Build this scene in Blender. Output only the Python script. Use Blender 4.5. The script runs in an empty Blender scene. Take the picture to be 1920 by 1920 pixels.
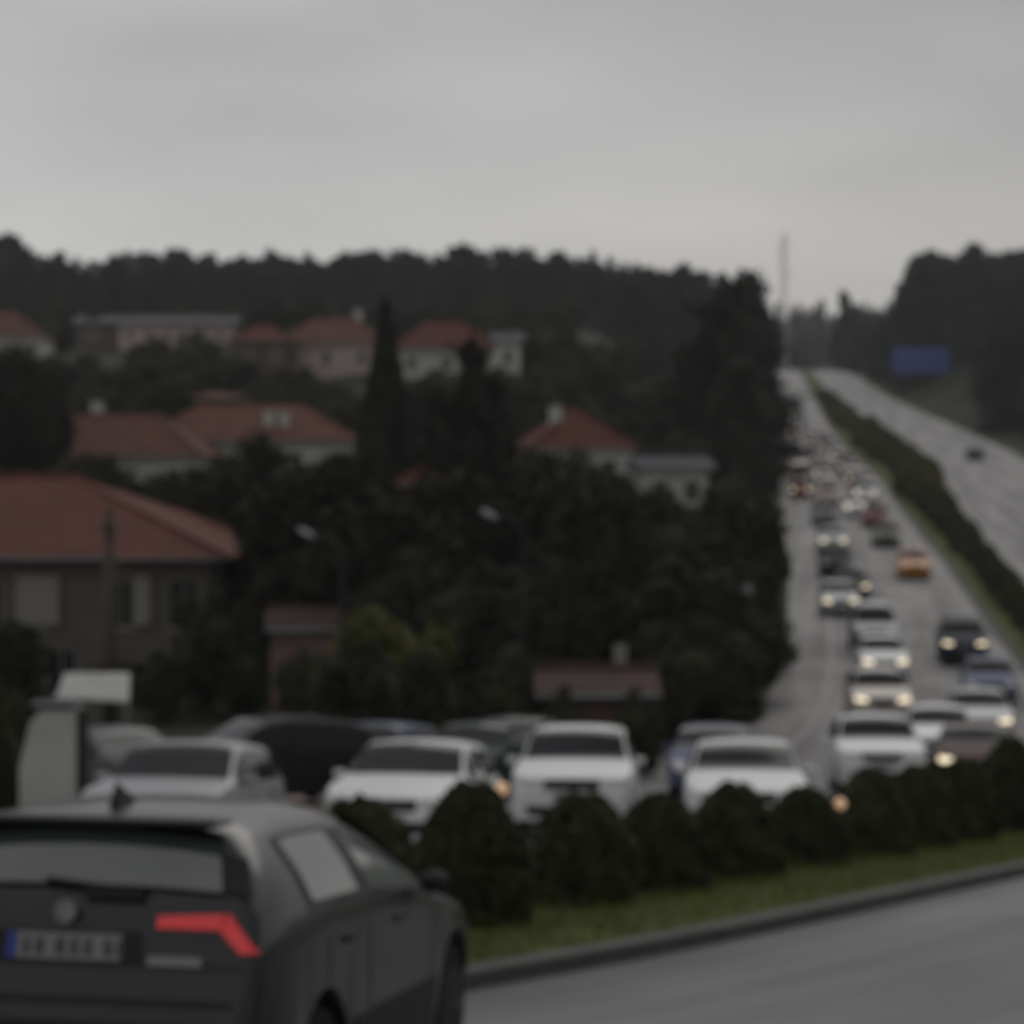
import bpy, bmesh, math, random
import numpy as np
from mathutils import Vector, Matrix
from mathutils.bvhtree import BVHTree

random.seed(7); np.random.seed(7)
SC = bpy.context.scene
COL = SC.collection
R = math.radians

# ------------------------------------------------------------------ camera, sky, sun, exposure
CZ = 20.0            # camera height (world z)
FPX = 4600.0         # focal length in pixels of a 1920 px wide picture
cam_d = bpy.data.cameras.new('camera')
cam = bpy.data.objects.new('camera', cam_d); COL.objects.link(cam)
cam.location = (0, 0, CZ); cam.rotation_euler = (R(90), 0, 0)
cam_d.sensor_width = 36; cam_d.lens = 36 * FPX / 1920
cam_d.shift_y = -60 / 1920
cam_d.clip_start = 0.1; cam_d.clip_end = 6000
cam_d.dof.use_dof = True                      # the photograph is out of focus throughout: focus lies just before the lens
cam_d.dof.focus_distance = 1.5
cam_d.dof.aperture_fstop = 11.0
SC.camera = cam

W = bpy.data.worlds.new('World'); SC.world = W; W.use_nodes = True
nt = W.node_tree; nt.nodes.clear()
def N(t, **k):
    n = nt.nodes.new(t)
    for a, b in k.items(): setattr(n, a, b)
    return n
w_out = N('ShaderNodeOutputWorld'); w_bg = N('ShaderNodeBackground')
sky = N('ShaderNodeTexSky', sky_type='NISHITA', sun_disc=False, sun_elevation=R(38), sun_rotation=R(20))
tc = N('ShaderNodeTexCoord'); mp = N('ShaderNodeMapping'); mp.inputs['Scale'].default_value = (1.0, 1.0, 3.2)
nz = N('ShaderNodeTexNoise'); nz.inputs['Scale'].default_value = 4.2; nz.inputs['Detail'].default_value = 3.0; nz.inputs['Roughness'].default_value = 0.45
rp = N('ShaderNodeValToRGB')
rp.color_ramp.elements[0].position = 0.30; rp.color_ramp.elements[0].color = (3.62, 3.54, 3.55, 1)
rp.color_ramp.elements[1].position = 0.72; rp.color_ramp.elements[1].color = (5.15, 5.03, 4.96, 1)
sx = N('ShaderNodeSeparateXYZ')
gr = N('ShaderNodeValToRGB')
e = gr.color_ramp.elements
e[0].position = 0.5; e[0].color = (1.20, 1.19, 1.165, 1)
e[1].position = 1.0; e[1].color = (0.92, 0.92, 0.93, 1)
q = e.new(0.552); q.color = (1.10, 1.09, 1.075, 1)
q = e.new(0.60); q.color = (0.83, 0.825, 0.83, 1)
q = e.new(0.68); q.color = (0.88, 0.88, 0.89, 1)
ad = N('ShaderNodeMath', operation='MULTIPLY_ADD'); ad.inputs[1].default_value = 0.5; ad.inputs[2].default_value = 0.5
mu = N('ShaderNodeMix', data_type='RGBA', blend_type='MULTIPLY'); mu.inputs[0].default_value = 1.0
mx = N('ShaderNodeMix', data_type='RGBA'); mx.inputs[0].default_value = 0.93
L_ = nt.links.new
L_(tc.outputs['Generated'], mp.inputs['Vector']); L_(mp.outputs['Vector'], nz.inputs['Vector'])
L_(nz.outputs['Fac'], rp.inputs['Fac']); L_(tc.outputs['Generated'], sx.inputs[0]); L_(sx.outputs['Z'], ad.inputs[0])
L_(ad.outputs[0], gr.inputs['Fac']); L_(rp.outputs['Color'], mu.inputs[6]); L_(gr.outputs['Color'], mu.inputs[7])
L_(sky.outputs['Color'], mx.inputs[6]); L_(mu.outputs[2], mx.inputs[7]); 
xz = N('ShaderNodeMath', operation='MULTIPLY'); L_(sx.outputs['X'], xz.inputs[0]); L_(sx.outputs['Z'], xz.inputs[1])
cl = N('ShaderNodeMapRange', interpolation_type='SMOOTHSTEP')      # the cloud sheet is thicker towards the upper right
cl.inputs['From Min'].default_value = -0.055; cl.inputs['From Max'].default_value = 0.055; cl.inputs['To Min'].default_value = 1.26; cl.inputs['To Max'].default_value = 0.85
L_(xz.outputs[0], cl.inputs['Value'])
vs_ = N('ShaderNodeVectorMath', operation='SCALE'); L_(mx.outputs[2], vs_.inputs[0]); L_(cl.outputs['Result'], vs_.inputs['Scale'])
L_(vs_.outputs['Vector'], w_bg.inputs['Color'])
w_bg.inputs['Strength'].default_value = 0.1
L_(w_bg.outputs[0], w_out.inputs['Surface'])

sun_d = bpy.data.lights.new('sun', 'SUN'); sun_d.energy = 0.6; sun_d.angle = R(40); sun_d.color = (1, 0.97, 0.92)
sun = bpy.data.objects.new('sun', sun_d); COL.objects.link(sun)
sun.location = (60, 80, 200); sun.rotation_euler = (R(52), 0, R(160))

SC.view_settings.view_transform = 'Standard'; SC.view_settings.look = 'None'
SC.view_settings.exposure = 0.0; SC.view_settings.gamma = 1.0; SC.view_settings.use_curve_mapping = False
SC.cycles.use_denoising = True
SC.cycles.max_bounces = 6; SC.cycles.volume_bounces = 0; SC.cycles.diffuse_bounces = 3

# ------------------------------------------------------------------ helpers
def P(px, py, D):
    return Vector(((px - 960) / FPX * D, D, CZ - (py - 900) / FPX * D))
def XA(px, D): return (px - 960) / FPX * D
def lerp(a, b, t): return a + (b - a) * t
def sstep(t):
    t = max(0.0, min(1.0, t)); return t * t * (3 - 2 * t)
def curve1(pts):
    xs = np.array([p[0] for p in pts], float); ys = np.array([p[1] for p in pts], float)
    h = np.diff(xs); d = np.diff(ys) / h
    m = np.zeros(len(xs)); m[0] = d[0]; m[-1] = d[-1]
    for i in range(1, len(xs) - 1):
        m[i] = (d[i - 1] * h[i] + d[i] * h[i - 1]) / (h[i] + h[i - 1])
    def f(x):
        if x <= xs[0]: return float(ys[0] + m[0] * (x - xs[0]))
        if x >= xs[-1]: return float(ys[-1] + m[-1] * (x - xs[-1]))
        i = int(np.searchsorted(xs, x) - 1); i = max(0, min(i, len(xs) - 2))
        t = (x - xs[i]) / h[i]; t2 = t * t; t3 = t2 * t
        return float((2*t3 - 3*t2 + 1) * ys[i] + (t3 - 2*t2 + t) * h[i] * m[i] + (-2*t3 + 3*t2) * ys[i+1] + (t3 - t2) * h[i] * m[i+1])
    return f

class MB:
    def __init__(s): s.v = []; s.f = []; s.m = []
    def add(s, vs, fs, mi=0):
        o = len(s.v); s.v += [tuple(v) for v in vs]; s.f += [tuple(i + o for i in f) for f in fs]; s.m += [mi] * len(fs)
    def box(s, c, d, rz=0.0, mi=0):
        x, y, z = d[0] / 2, d[1] / 2, d[2] / 2; ca, sa = math.cos(rz), math.sin(rz)
        vs = []
        for dz in (-z, z):
            for dx, dy in ((-x, -y), (x, -y), (x, y), (-x, y)):
                vs.append((c[0] + dx * ca - dy * sa, c[1] + dx * sa + dy * ca, c[2] + dz))
        s.add(vs, [(3, 2, 1, 0), (4, 5, 6, 7), (0, 1, 5, 4), (1, 2, 6, 5), (2, 3, 7, 6), (3, 0, 4, 7)], mi)
    def tube(s, pts, rad, n=8, cap=True, mi=0):
        pts = [Vector(p) for p in pts]; rings = []
        for i, p in enumerate(pts):
            a = pts[max(0, i - 1)]; b = pts[min(len(pts) - 1, i + 1)]
            d = (b - a).normalized()
            up = Vector((0, 0, 1)) if abs(d.z) < 0.9 else Vector((1, 0, 0))
            u = d.cross(up).normalized(); w = d.cross(u)
            r = rad[i] if isinstance(rad, (list, tuple)) else rad
            rings.append([p + (u * math.cos(t) + w * math.sin(t)) * r for t in [2 * math.pi * k / n for k in range(n)]])
        vs = [v for r_ in rings for v in r_]
        fs = [(i*n + k, i*n + (k+1) % n, (i+1)*n + (k+1) % n, (i+1)*n + k) for i in range(len(pts)-1) for k in range(n)]
        if cap: fs += [tuple(range(n))[::-1], tuple(range((len(pts)-1)*n, len(pts)*n))]
        s.add(vs, fs, mi)
    def lathe(s, prof, n=16, axis='z', c=(0, 0, 0), mi=0):
        vs = []
        for r, h in prof:
            for k in range(n):
                t = 2 * math.pi * k / n
                p = (r*math.cos(t), r*math.sin(t), h) if axis == 'z' else ((r*math.cos(t), h, r*math.sin(t)) if axis == 'y' else (h, r*math.cos(t), r*math.sin(t)))
                vs.append((p[0]+c[0], p[1]+c[1], p[2]+c[2]))
        m = len(prof)
        fs = [(i*n+k, i*n+(k+1) % n, (i+1)*n+(k+1) % n, (i+1)*n+k) for i in range(m-1) for k in range(n)]
        fs += [tuple(range(n))[::-1], tuple(range((m-1)*n, m*n))]
        s.add(vs, fs, mi)
    def mesh(s, name, mats, smooth=False, sharp=None, fix=True):
        me = bpy.data.meshes.new(name); me.from_pydata(s.v, [], s.f)
        for m in (mats if isinstance(mats, (list, tuple)) else [mats]): me.materials.append(m)
        if any(s.m): me.polygons.foreach_set('material_index', s.m)
        if fix:
            bm = bmesh.new(); bm.from_mesh(me); bmesh.ops.recalc_face_normals(bm, faces=bm.faces); bm.to_mesh(me); bm.free()
        if smooth:
            me.polygons.foreach_set('use_smooth', [True] * len(me.polygons))
            if sharp: me.set_sharp_from_angle(angle=R(sharp))
        me.update(); return me
    def build(s, name, mats, parent=None, smooth=False, sharp=None, fix=True):
        return link(name, s.mesh(name, mats, smooth, sharp, fix), parent)

def link(name, me, parent=None, loc=None, rz=None):
    o = bpy.data.objects.new(name, me); COL.objects.link(o)
    if parent is not None: o.parent = parent
    if loc is not None: o.location = loc
    if rz is not None: o.rotation_euler = (0, 0, rz)
    return o
def tag(o, label=None, cat=None, group=None, kind=None):
    if label: o['label'] = label
    if cat: o['category'] = cat
    if group: o['group'] = group
    if kind: o['kind'] = kind
    return o
def empty(name, loc, rz=0, label=None, cat=None, group=None):
    o = bpy.data.objects.new(name, None); COL.objects.link(o); o.empty_display_size = 0.3
    o.location = loc; o.rotation_euler = (0, 0, rz)
    return tag(o, label, cat, group)
KIDS = {}
def kids(o):
    return list(o.children)
def copy_tree(o, parent=None, skip=()):
    c = o.copy(); COL.objects.link(c)
    if parent is not None: c.parent = parent
    for ch in kids(o):
        if ch.name.split('.')[0] in skip: continue
        copy_tree(ch, c, skip)
    return c

# ------------------------------------------------------------------ materials
def mat(name, col, rough=0.7, metal=0.0, spec=0.5, var=0.0, vscale=3.0, bump=0.0, bscale=20.0, col2=None, coat=0.0, emit=None, estr=0.0, ior=None, objvar=0.0, coords='Object', det=6.0):
    m = bpy.data.materials.new(name); m.use_nodes = True
    t = m.node_tree; b = t.nodes['Principled BSDF']
    b.inputs['Base Color'].default_value = (*col, 1); b.inputs['Roughness'].default_value = rough
    b.inputs['Metallic'].default_value = metal; b.inputs['Specular IOR Level'].default_value = spec
    b.inputs['Coat Weight'].default_value = coat; b.inputs['Coat Roughness'].default_value = 0.06
    if ior: b.inputs['IOR'].default_value = ior
    if emit:
        b.inputs['Emission Color'].default_value = (*emit, 1); b.inputs['Emission Strength'].default_value = estr
    last = None
    if var > 0 or col2 or bump > 0:
        g = t.nodes.new('ShaderNodeTexCoord'); src = g.outputs[coords]
    if var > 0 or col2:
        n = t.nodes.new('ShaderNodeTexNoise'); n.inputs['Scale'].default_value = vscale; n.inputs['Detail'].default_value = det
        t.links.new(src, n.inputs['Vector'])
        c2 = col2 if col2 else tuple(x * (1 - var) for x in col)
        c1 = col if col2 else tuple(min(1, x * (1 + var)) for x in col)
        r = t.nodes.new('ShaderNodeValToRGB'); r.color_ramp.elements[0].position = 0.35; r.color_ramp.elements[1].position = 0.65
        r.color_ramp.elements[0].color = (*c2, 1); r.color_ramp.elements[1].color = (*c1, 1)
        t.links.new(n.outputs['Fac'], r.inputs['Fac']); last = r.outputs['Color']
    if objvar > 0:
        oi = t.nodes.new('ShaderNodeObjectInfo'); mr = t.nodes.new('ShaderNodeMapRange')
        mr.inputs['To Min'].default_value = 1 - objvar; mr.inputs['To Max'].default_value = 1 + objvar
        t.links.new(oi.outputs['Random'], mr.inputs['Value'])
        vm = t.nodes.new('ShaderNodeVectorMath'); vm.operation = 'SCALE'
        if last: t.links.new(last, vm.inputs[0])
        else: vm.inputs[0].default_value = col
        t.links.new(mr.outputs['Result'], vm.inputs['Scale']); last = vm.outputs['Vector']
    if last: t.links.new(last, b.inputs['Base Color'])
    if bump > 0:
        n2 = t.nodes.new('ShaderNodeTexNoise'); n2.inputs['Scale'].default_value = bscale; n2.inputs['Detail'].default_value = 4
        t.links.new(src, n2.inputs['Vector'])
        bp = t.nodes.new('ShaderNodeBump'); bp.inputs['Strength'].default_value = bump; bp.inputs['Distance'].default_value = 0.02
        t.links.new(n2.outputs['Fac'], bp.inputs['Height']); t.links.new(bp.outputs['Normal'], b.inputs['Normal'])
    return m

M = {}
M['asphalt'] = mat('asphalt', (0.105, 0.104, 0.105), 0.62, var=0.10, vscale=0.7, bump=0.35, bscale=60, spec=0.3)
M['asphalt_old'] = mat('asphalt_old', (0.122, 0.116, 0.114), 0.65, var=0.16, vscale=0.35, bump=0.4, bscale=40, spec=0.4)
def asphalt_mat(name, c, lo=.68, hi=1.28):
    m = bpy.data.materials.new(name); m.use_nodes = True; t = m.node_tree; b = t.nodes['Principled BSDF']; lk = t.links.new
    uv = t.nodes.new('ShaderNodeUVMap'); uv.uv_map = 'along'
    def nz(scale, sx, sy, det):
        mp = t.nodes.new('ShaderNodeMapping'); mp.inputs['Scale'].default_value = (sx, sy, 1); n = t.nodes.new('ShaderNodeTexNoise')
        n.inputs['Scale'].default_value = scale; n.inputs['Detail'].default_value = det; lk(uv.outputs[0], mp.inputs[0]); lk(mp.outputs[0], n.inputs['Vector']); return n.outputs['Fac']
    a = nz(1.0, .95, .045, 3); p = nz(1.0, .35, .22, 5); g = nz(6.0, 1, 1, 4)
    m1 = t.nodes.new('ShaderNodeMath'); m1.operation = 'MULTIPLY_ADD'; m1.inputs[1].default_value = .55; lk(a, m1.inputs[0])
    m2 = t.nodes.new('ShaderNodeMath'); m2.operation = 'MULTIPLY'; m2.inputs[1].default_value = .45; lk(p, m2.inputs[0]); lk(m2.outputs[0], m1.inputs[2])
    r = t.nodes.new('ShaderNodeValToRGB'); r.color_ramp.elements[0].position = .36; r.color_ramp.elements[1].position = .64
    r.color_ramp.elements[0].color = (*[x * lo for x in c], 1); r.color_ramp.elements[1].color = (*[x * hi for x in c], 1)
    lk(m1.outputs[0], r.inputs[0]); lk(r.outputs[0], b.inputs['Base Color'])
    rr = t.nodes.new('ShaderNodeMapRange'); rr.inputs['From Min'].default_value = .35; rr.inputs['From Max'].default_value = .65; rr.inputs['To Min'].default_value = .72; rr.inputs['To Max'].default_value = .48
    lk(m1.outputs[0], rr.inputs['Value']); lk(rr.outputs[0], b.inputs['Roughness']); b.inputs['Specular IOR Level'].default_value = .3
    bp = t.nodes.new('ShaderNodeBump'); bp.inputs['Strength'].default_value = .3; bp.inputs['Distance'].default_value = .02; lk(g, bp.inputs['Height']); lk(bp.outputs[0], b.inputs['Normal'])
    return m
M['asphalt'] = asphalt_mat('asphalt_away', (0.103, 0.102, 0.103)); M['asphalt_old'] = asphalt_mat('asphalt_queue', (0.125, 0.119, 0.117), .85, 1.15)
M['paving'] = mat('paving', (0.20, 0.150, 0.128), 0.85, var=0.15, vscale=0.8, bump=0.3, bscale=12)
M['kerb'] = mat('kerb', (0.058, 0.057, 0.053), 0.85, var=0.2, vscale=3)
M['paint'] = mat('paint', (0.26, 0.255, 0.25), 0.7, var=0.2, vscale=6)
M['grass_soil'] = mat('grass_soil', (0.085, 0.095, 0.035), 0.95, var=0.35, vscale=1.5, bump=0.6, bscale=15, spec=0.1)
M['grass'] = mat('grass', (0.17, 0.185, 0.050), 0.8, col2=(0.11, 0.125, 0.035), vscale=0.9, spec=0.15)
M['hill'] = mat('hill', (0.040, 0.043, 0.024), 0.95, col2=(0.026, 0.029, 0.017), vscale=0.06, bump=0.5, bscale=0.8, spec=0.1)
M['bark'] = mat('bark', (0.055, 0.042, 0.032), 0.95, var=0.3, vscale=8, bump=0.6, bscale=14, spec=0.1)
M['leaf_dark'] = mat('leaf_dark', (0.028, 0.029, 0.018), 0.75, col2=(0.014, 0.016, 0.010), vscale=0.9, spec=0.2, objvar=0.25)
M['leaf_mid'] = mat('leaf_mid', (0.054, 0.055, 0.028), 0.75, col2=(0.028, 0.031, 0.016), vscale=0.8, spec=0.2, objvar=0.25)
M['leaf_lime'] = mat('leaf_lime', (0.100, 0.105, 0.024), 0.7, col2=(0.055, 0.062, 0.018), vscale=0.8, spec=0.2)
M['leaf_pine'] = mat('leaf_pine', (0.032, 0.037, 0.031), 0.8, col2=(0.020, 0.023, 0.019), vscale=0.5, spec=0.15, objvar=0.3)
M['leaf_hedge'] = mat('leaf_hedge', (0.062, 0.068, 0.030), 0.75, col2=(0.034, 0.039, 0.018), vscale=3.0, spec=0.2, objvar=0.15)
M['leaf_brown'] = mat('leaf_brown', (0.120, 0.115, 0.052), 0.8, col2=(0.060, 0.060, 0.030), vscale=1.2, spec=0.15, objvar=0.25)
def tile_mat(name, c1, c2):
    m = mat(name, c1, 0.85, col2=c2, vscale=0.8, spec=0.2, objvar=0.12)
    t = m.node_tree; b = t.nodes['Principled BSDF']
    g = t.nodes.new('ShaderNodeTexCoord'); w = t.nodes.new('ShaderNodeTexWave'); w.wave_type = 'BANDS'; w.bands_direction = 'Z'
    w.inputs['Scale'].default_value = 2.2; w.inputs['Distortion'].default_value = 0.6
    bp = t.nodes.new('ShaderNodeBump'); bp.inputs['Strength'].default_value = 0.6; bp.inputs['Distance'].default_value = 0.05
    t.links.new(g.outputs['Object'], w.inputs['Vector']); t.links.new(w.outputs['Fac'], bp.inputs['Height']); t.links.new(bp.outputs['Normal'], b.inputs['Normal'])
    return m
M['tile_red'] = tile_mat('tile_red', (0.118, 0.036, 0.025), (0.080, 0.027, 0.020))
M['tile_dull'] = tile_mat('tile_dull', (0.135, 0.057, 0.042), (0.090, 0.042, 0.033))
M['tile_brown'] = tile_mat('tile_brown', (0.065, 0.036, 0.031), (0.045, 0.027, 0.024))
M['tile_grey'] = tile_mat('tile_grey', (0.10, 0.10, 0.11), (0.07, 0.07, 0.08))
M['wall_white'] = mat('wall_white', (0.43, 0.43, 0.39), 0.9, var=0.12, vscale=0.6)
M['wall_pink'] = mat('wall_pink', (0.42, 0.33, 0.32), 0.9, var=0.12, vscale=0.6)
M['wall_rose'] = mat('wall_rose', (0.15, 0.095, 0.088), 0.9, var=0.15, vscale=0.8)
M['wall_beige'] = mat('wall_beige', (0.105, 0.092, 0.078), 0.9, var=0.12, vscale=0.6)
M['wall_brown'] = mat('wall_brown', (0.095, 0.060, 0.050), 0.9, var=0.2, vscale=0.8)
M['frame'] = mat('frame', (0.22, 0.21, 0.19), 0.6)
M['pane'] = mat('pane', (0.015, 0.017, 0.019), 0.08, spec=0.6)
M['wood'] = mat('wood', (0.07, 0.050, 0.038), 0.9, var=0.25, vscale=4)
M['metal'] = mat('metal', (0.20, 0.205, 0.21), 0.5, metal=0.6)
M['mast'] = mat('mast', (0.62, 0.60, 0.60), 0.6, metal=0.2)
M['lamp_head'] = mat('lamp_head', (0.30, 0.31, 0.31), 0.5)
M['sign_blue'] = mat('sign_blue', (0.055, 0.085, 0.30), 0.5, var=0.15, vscale=0.5)
M['awning'] = mat('awning', (0.42, 0.44, 0.41), 0.8, var=0.1, vscale=1)
M['glass'] = mat('glass', (0.016, 0.018, 0.020), 0.08, spec=0.16)
M['glass_light'] = mat('glass_light', (0.05, 0.058, 0.058), 0.08, spec=1.0, ior=1.6)
M['glass_sky_tint'] = mat('glass_sky_tint', (0.115, 0.132, 0.128), 0.08, spec=1.0, ior=1.6)  # pale base colour paints sky brightness into the near SUV's side glass
M['tyre'] = mat('tyre', (0.012, 0.012, 0.012), 0.9, spec=0.2)
M['rim'] = mat('rim', (0.25, 0.25, 0.26), 0.4, metal=0.7)
M['plastic'] = mat('plastic', (0.016, 0.016, 0.017), 0.6, spec=0.3)
M['chrome'] = mat('chrome', (0.45, 0.45, 0.46), 0.2, metal=1.0)
M['plate'] = mat('plate', (0.20, 0.205, 0.20), 0.6)
M['plate_blue'] = mat('plate_blue', (0.02, 0.04, 0.25), 0.6)
M['ink'] = mat('ink', (0.05, 0.05, 0.05), 0.6)
M['lamp_off'] = mat('lamp_off', (0.42, 0.43, 0.42), 0.12, spec=0.8)
M['lamp_on'] = mat('lamp_on', (0.7, 0.65, 0.55), 0.2, emit=(1.0, 0.83, 0.55), estr=1.2)
M['lamp_amber'] = mat('lamp_amber', (0.6, 0.4, 0.25), 0.3, emit=(1.0, 0.62, 0.36), estr=0.40)
M['tail'] = mat('tail', (0.30, 0.012, 0.016), 0.2, spec=0.6, emit=(1.0, 0.06, 0.07), estr=0.20)
M['tail_off'] = mat('tail_off', (0.16, 0.008, 0.010), 0.2, spec=0.6)
PAINTS = {'white': (0.68, 0.69, 0.69), 'cream': (0.52, 0.47, 0.43), 'silver': (0.30, 0.31, 0.32), 'grey': (0.12, 0.125, 0.13), 'black': (0.016, 0.016, 0.018),
          'navy': (0.020, 0.026, 0.045), 'blue': (0.09, 0.11, 0.17), 'red': (0.16, 0.035, 0.035), 'maroon': (0.070, 0.034, 0.031), 'pink': (0.42, 0.33, 0.31),
          'green': (0.020, 0.042, 0.040), 'yellow': (0.46, 0.165, 0.006), 'olive': (0.10, 0.105, 0.085), 'charcoal': (0.060, 0.061, 0.064)}
PM = {k: mat('paint_' + k, v, 0.45 if max(v) > .25 else 0.6, coat=0.12 if max(v) > .25 else 0.0, spec=0.35 if max(v) > .25 else 0.14, metal=0.25 if k in ('silver', 'blue') else 0.0) for k, v in PAINTS.items()}

# ------------------------------------------------------------------ terrain and road geometry
zprof = curve1([(-60, -1.0), (-20, -2.2), (5, -2.78), (10, -3.05), (18, -3.68), (27, -4.45), (37, -5.4), (41, -5.72), (59, -7.1), (79, -7.5), (105, -6.85), (145, -5.05),
                (184, -2.8), (230, 0.0), (290, 3.2), (430, 14.0), (560, 24.5), (640, 28.5), (720, 29.5), (800, 31), (900, 38), (1000, 50), (1200, 67), (1500, 74), (3000, 76)])
zleft = curve1([(-60, 0), (0, -2), (40, -5.8), (60, -7.6), (85, -8.6), (105, -8.0), (130, -5), (180, 1.0), (260, 11), (350, 20), (450, 29), (600, 40), (900, 50), (1200, 67), (1500, 74), (3000, 76)])
def zr(Y): return CZ + zprof(Y)
MED = [(-17, -14), (-11.2, 2), (-7.8, 9), (-4.2, 16), (-0.38, 22), (2.4, 27), (4.9, 31.7), (7.9, 37.5), (12.3, 47), (16.2, 59), (19.4, 79), (22.6, 105), (27.5, 145), (31.8, 184),
       (37.5, 230), (44, 290), (55, 430), (67, 560), (76, 660), (80, 740)]
medx = curve1([(y, x) for x, y in MED])
mhalf = curve1([(-20, 2.0), (47, 2.0), (105, 1.7), (145, 1.8), (184, 2.2), (230, 3.0), (290, 4.2), (430, 2.0), (560, 1.3), (740, 1.2)])
mhalfA = lambda y: mhalf(y) + .45 * (1 - sstep((y - 35) / 40))
wq = curve1([(-20, 11.2), (30, 11.2), (47, 11), (60, 10.6), (79, 9.6), (105, 9.2), (145, 9.3), (230, 9.2), (290, 8.2), (430, 8.6), (560, 8.2), (740, 8)])
wa = curve1([(-20, 10.5), (30, 10.5), (79, 9.6), (145, 9.6), (230, 10.2), (290, 11), (430, 10.4), (560, 8.4), (740, 8)])
LINE = []
def _line():
    Ys = [-14.0]
    while Ys[-1] < 740: Ys.append(Ys[-1] + (1.0 if Ys[-1] < 120 else 2.0 if Ys[-1] < 300 else 5.0))
    for Y in Ys:
        dx = (medx(Y + .5) - medx(Y - .5)); d = Vector((dx, 1.0)).normalized()
        LINE.append((medx(Y), Y, d.x, d.y))
_line()
def off(Y, o):
    """Point at lateral offset o from the median line (positive = queue side)."""
    dx = (medx(Y + .5) - medx(Y - .5)); d = Vector((dx, 1.0)).normalized()
    x, y = medx(Y) - d.y * o, Y + d.x * o
    return x, y
def road_dir(Y):
    return math.atan2(medx(Y + 1) - medx(Y - 1), 2.0)     # angle right of +Y
def ribbon(name, fa, fb, Y0, Y1, dz, m, n=2, dzb=None, parent=None, kind='structure'):
    mb = MB(); st = [l for l in LINE if Y0 <= l[1] <= Y1]
    vs = []
    for (x, y, dx, dy) in st:
        a, b = fa(y), fb(y)
        for k in range(n):
            t = k / (n - 1); o = lerp(a, b, t)
            px, py = x - dy * o, y + dx * o
            d = dz if dzb is None else lerp(dz, dzb, t)
            vs.append((px, py, zr(py) + d))
    fs = [(i*n+k, i*n+k+1, (i+1)*n+k+1, (i+1)*n+k) for i in range(len(st)-1) for k in range(n-1)]
    mb.add(vs, fs)
    me = mb.mesh(name, m, smooth=True, fix=False)
    if me.polygons and me.polygons[0].normal.z < 0: me.flip_normals()
    ul = me.uv_layers.new(name='along'); st_uv = [(lerp(fa(l[1]), fb(l[1]), k / (n - 1)), l[1]) for l in st for k in range(n)]
    for lp in me.loops: ul.data[lp.index].uv = st_uv[lp.vertex_index]
    o = link(name, me, parent)
    if kind: o['kind'] = kind
    return o
FC0, FC1 = 30.0, 68.0
def fcw(Y):                                # width of the paved forecourt left of the queue carriageway
    return 19.0 * sstep((Y - 22) / 12) * (1 - sstep((Y - 58) / 14))
def noise2(x, y):
    return math.sin(x * .071 + 1.3) * math.cos(y * .053 + .4) + .5 * math.sin(x * .17 + y * .13) + .3 * math.sin(x * .41 - y * .29 + 2)
def terrain(X, Y):
    Yc = max(-14, min(Y, 740))
    c = math.cos(road_dir(Yc)); d = (X - medx(Yc)) * c
    base = zr(Y) - 0.35
    h = mhalf(Yc)
    dl = -d - (h + wq(Yc) + 2.5 + fcw(Yc)); dr = d - (h + wa(Yc) + 2.5)
    z = base
    if dl > 0:
        t = sstep(dl / 28); z = lerp(base, CZ + zleft(Y), t) + 0.5 * noise2(X, Y) * min(1, dl / 12) * (1 + Y / 300)
    elif dr > 0:
        rise = 2.0 + 8.0 * sstep((Y - 120) / 150)
        z = base + rise * sstep(dr / 30) + 0.4 * noise2(X, Y) * min(1, dr / 12) * (1 + Y / 300)
    return z
def build_terrain():
    mb = MB(); Ys = [-60.0]
    while Ys[-1] < 3000: Ys.append(Ys[-1] + max(2.0, 0.018 * max(0, Ys[-1]) + 1.2))
    nx = 130
    for Y in Ys:
        half = 0.42 * max(Y, 0) + 70
        for i in range(nx):
            u = i / (nx - 1) * 2 - 1
            X = half * (0.55 * u + 0.45 * u ** 3) + 0.08 * max(Y, 0) * (1 - u * u)
            mb.v.append((X, Y, terrain(X, Y)))
    for j in range(len(Ys) - 1):
        for i in range(nx - 1):
            mb.f.append((j*nx+i, j*nx+i+1, (j+1)*nx+i+1, (j+1)*nx+i)); mb.m.append(0)
    o = mb.build('terrain', M['hill'], smooth=True, fix=False); o['kind'] = 'structure'
build_terrain()

ql = lambda y: mhalf(y) + wq(y)
rq = ribbon('queue_carriageway', mhalf, ql, -14, 740, 0.0, M['asphalt_old'], 23)
ra = ribbon('away_carriageway', lambda y: -mhalfA(y), lambda y: -mhalf(y) - wa(y), -14, 740, 0.0, M['asphalt'], 23)
ribbon('median_strip', lambda y: mhalf(y) - .28, lambda y: -mhalfA(y) + .28, -14, 740, 0.10, M['grass_soil'], 5)
for nm, s in (('median_kerb', 1), ('median_kerb', -1)):
    mh = mhalf if s > 0 else mhalfA
    k = ribbon(nm, lambda y: s * (mh(y) - .28), lambda y: s * mh(y), -14, 740, 0.12, M['kerb'], 2)
    ribbon('kerb_face', lambda y: s * mh(y), lambda y: s * (mh(y) + .012), -14, 740, 0.12, M['kerb'], 2, dzb=-0.02, parent=k, kind=None)
ribbon('verge', lambda y: ql(y) + fcw(y), lambda y: ql(y) + fcw(y) + 3.5, -14, 740, 0.02, M['hill'], 3, dzb=-0.7)
ribbon('verge', lambda y: -mhalf(y) - wa(y), lambda y: -mhalf(y) - wa(y) - 3.5, -14, 740, 0.02, M['hill'], 3, dzb=-0.7)
ribbon('forecourt', ql, lambda y: ql(y) + max(0.02, fcw(y)), 23, 71, 0.004, M['paving'], 31)
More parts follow.
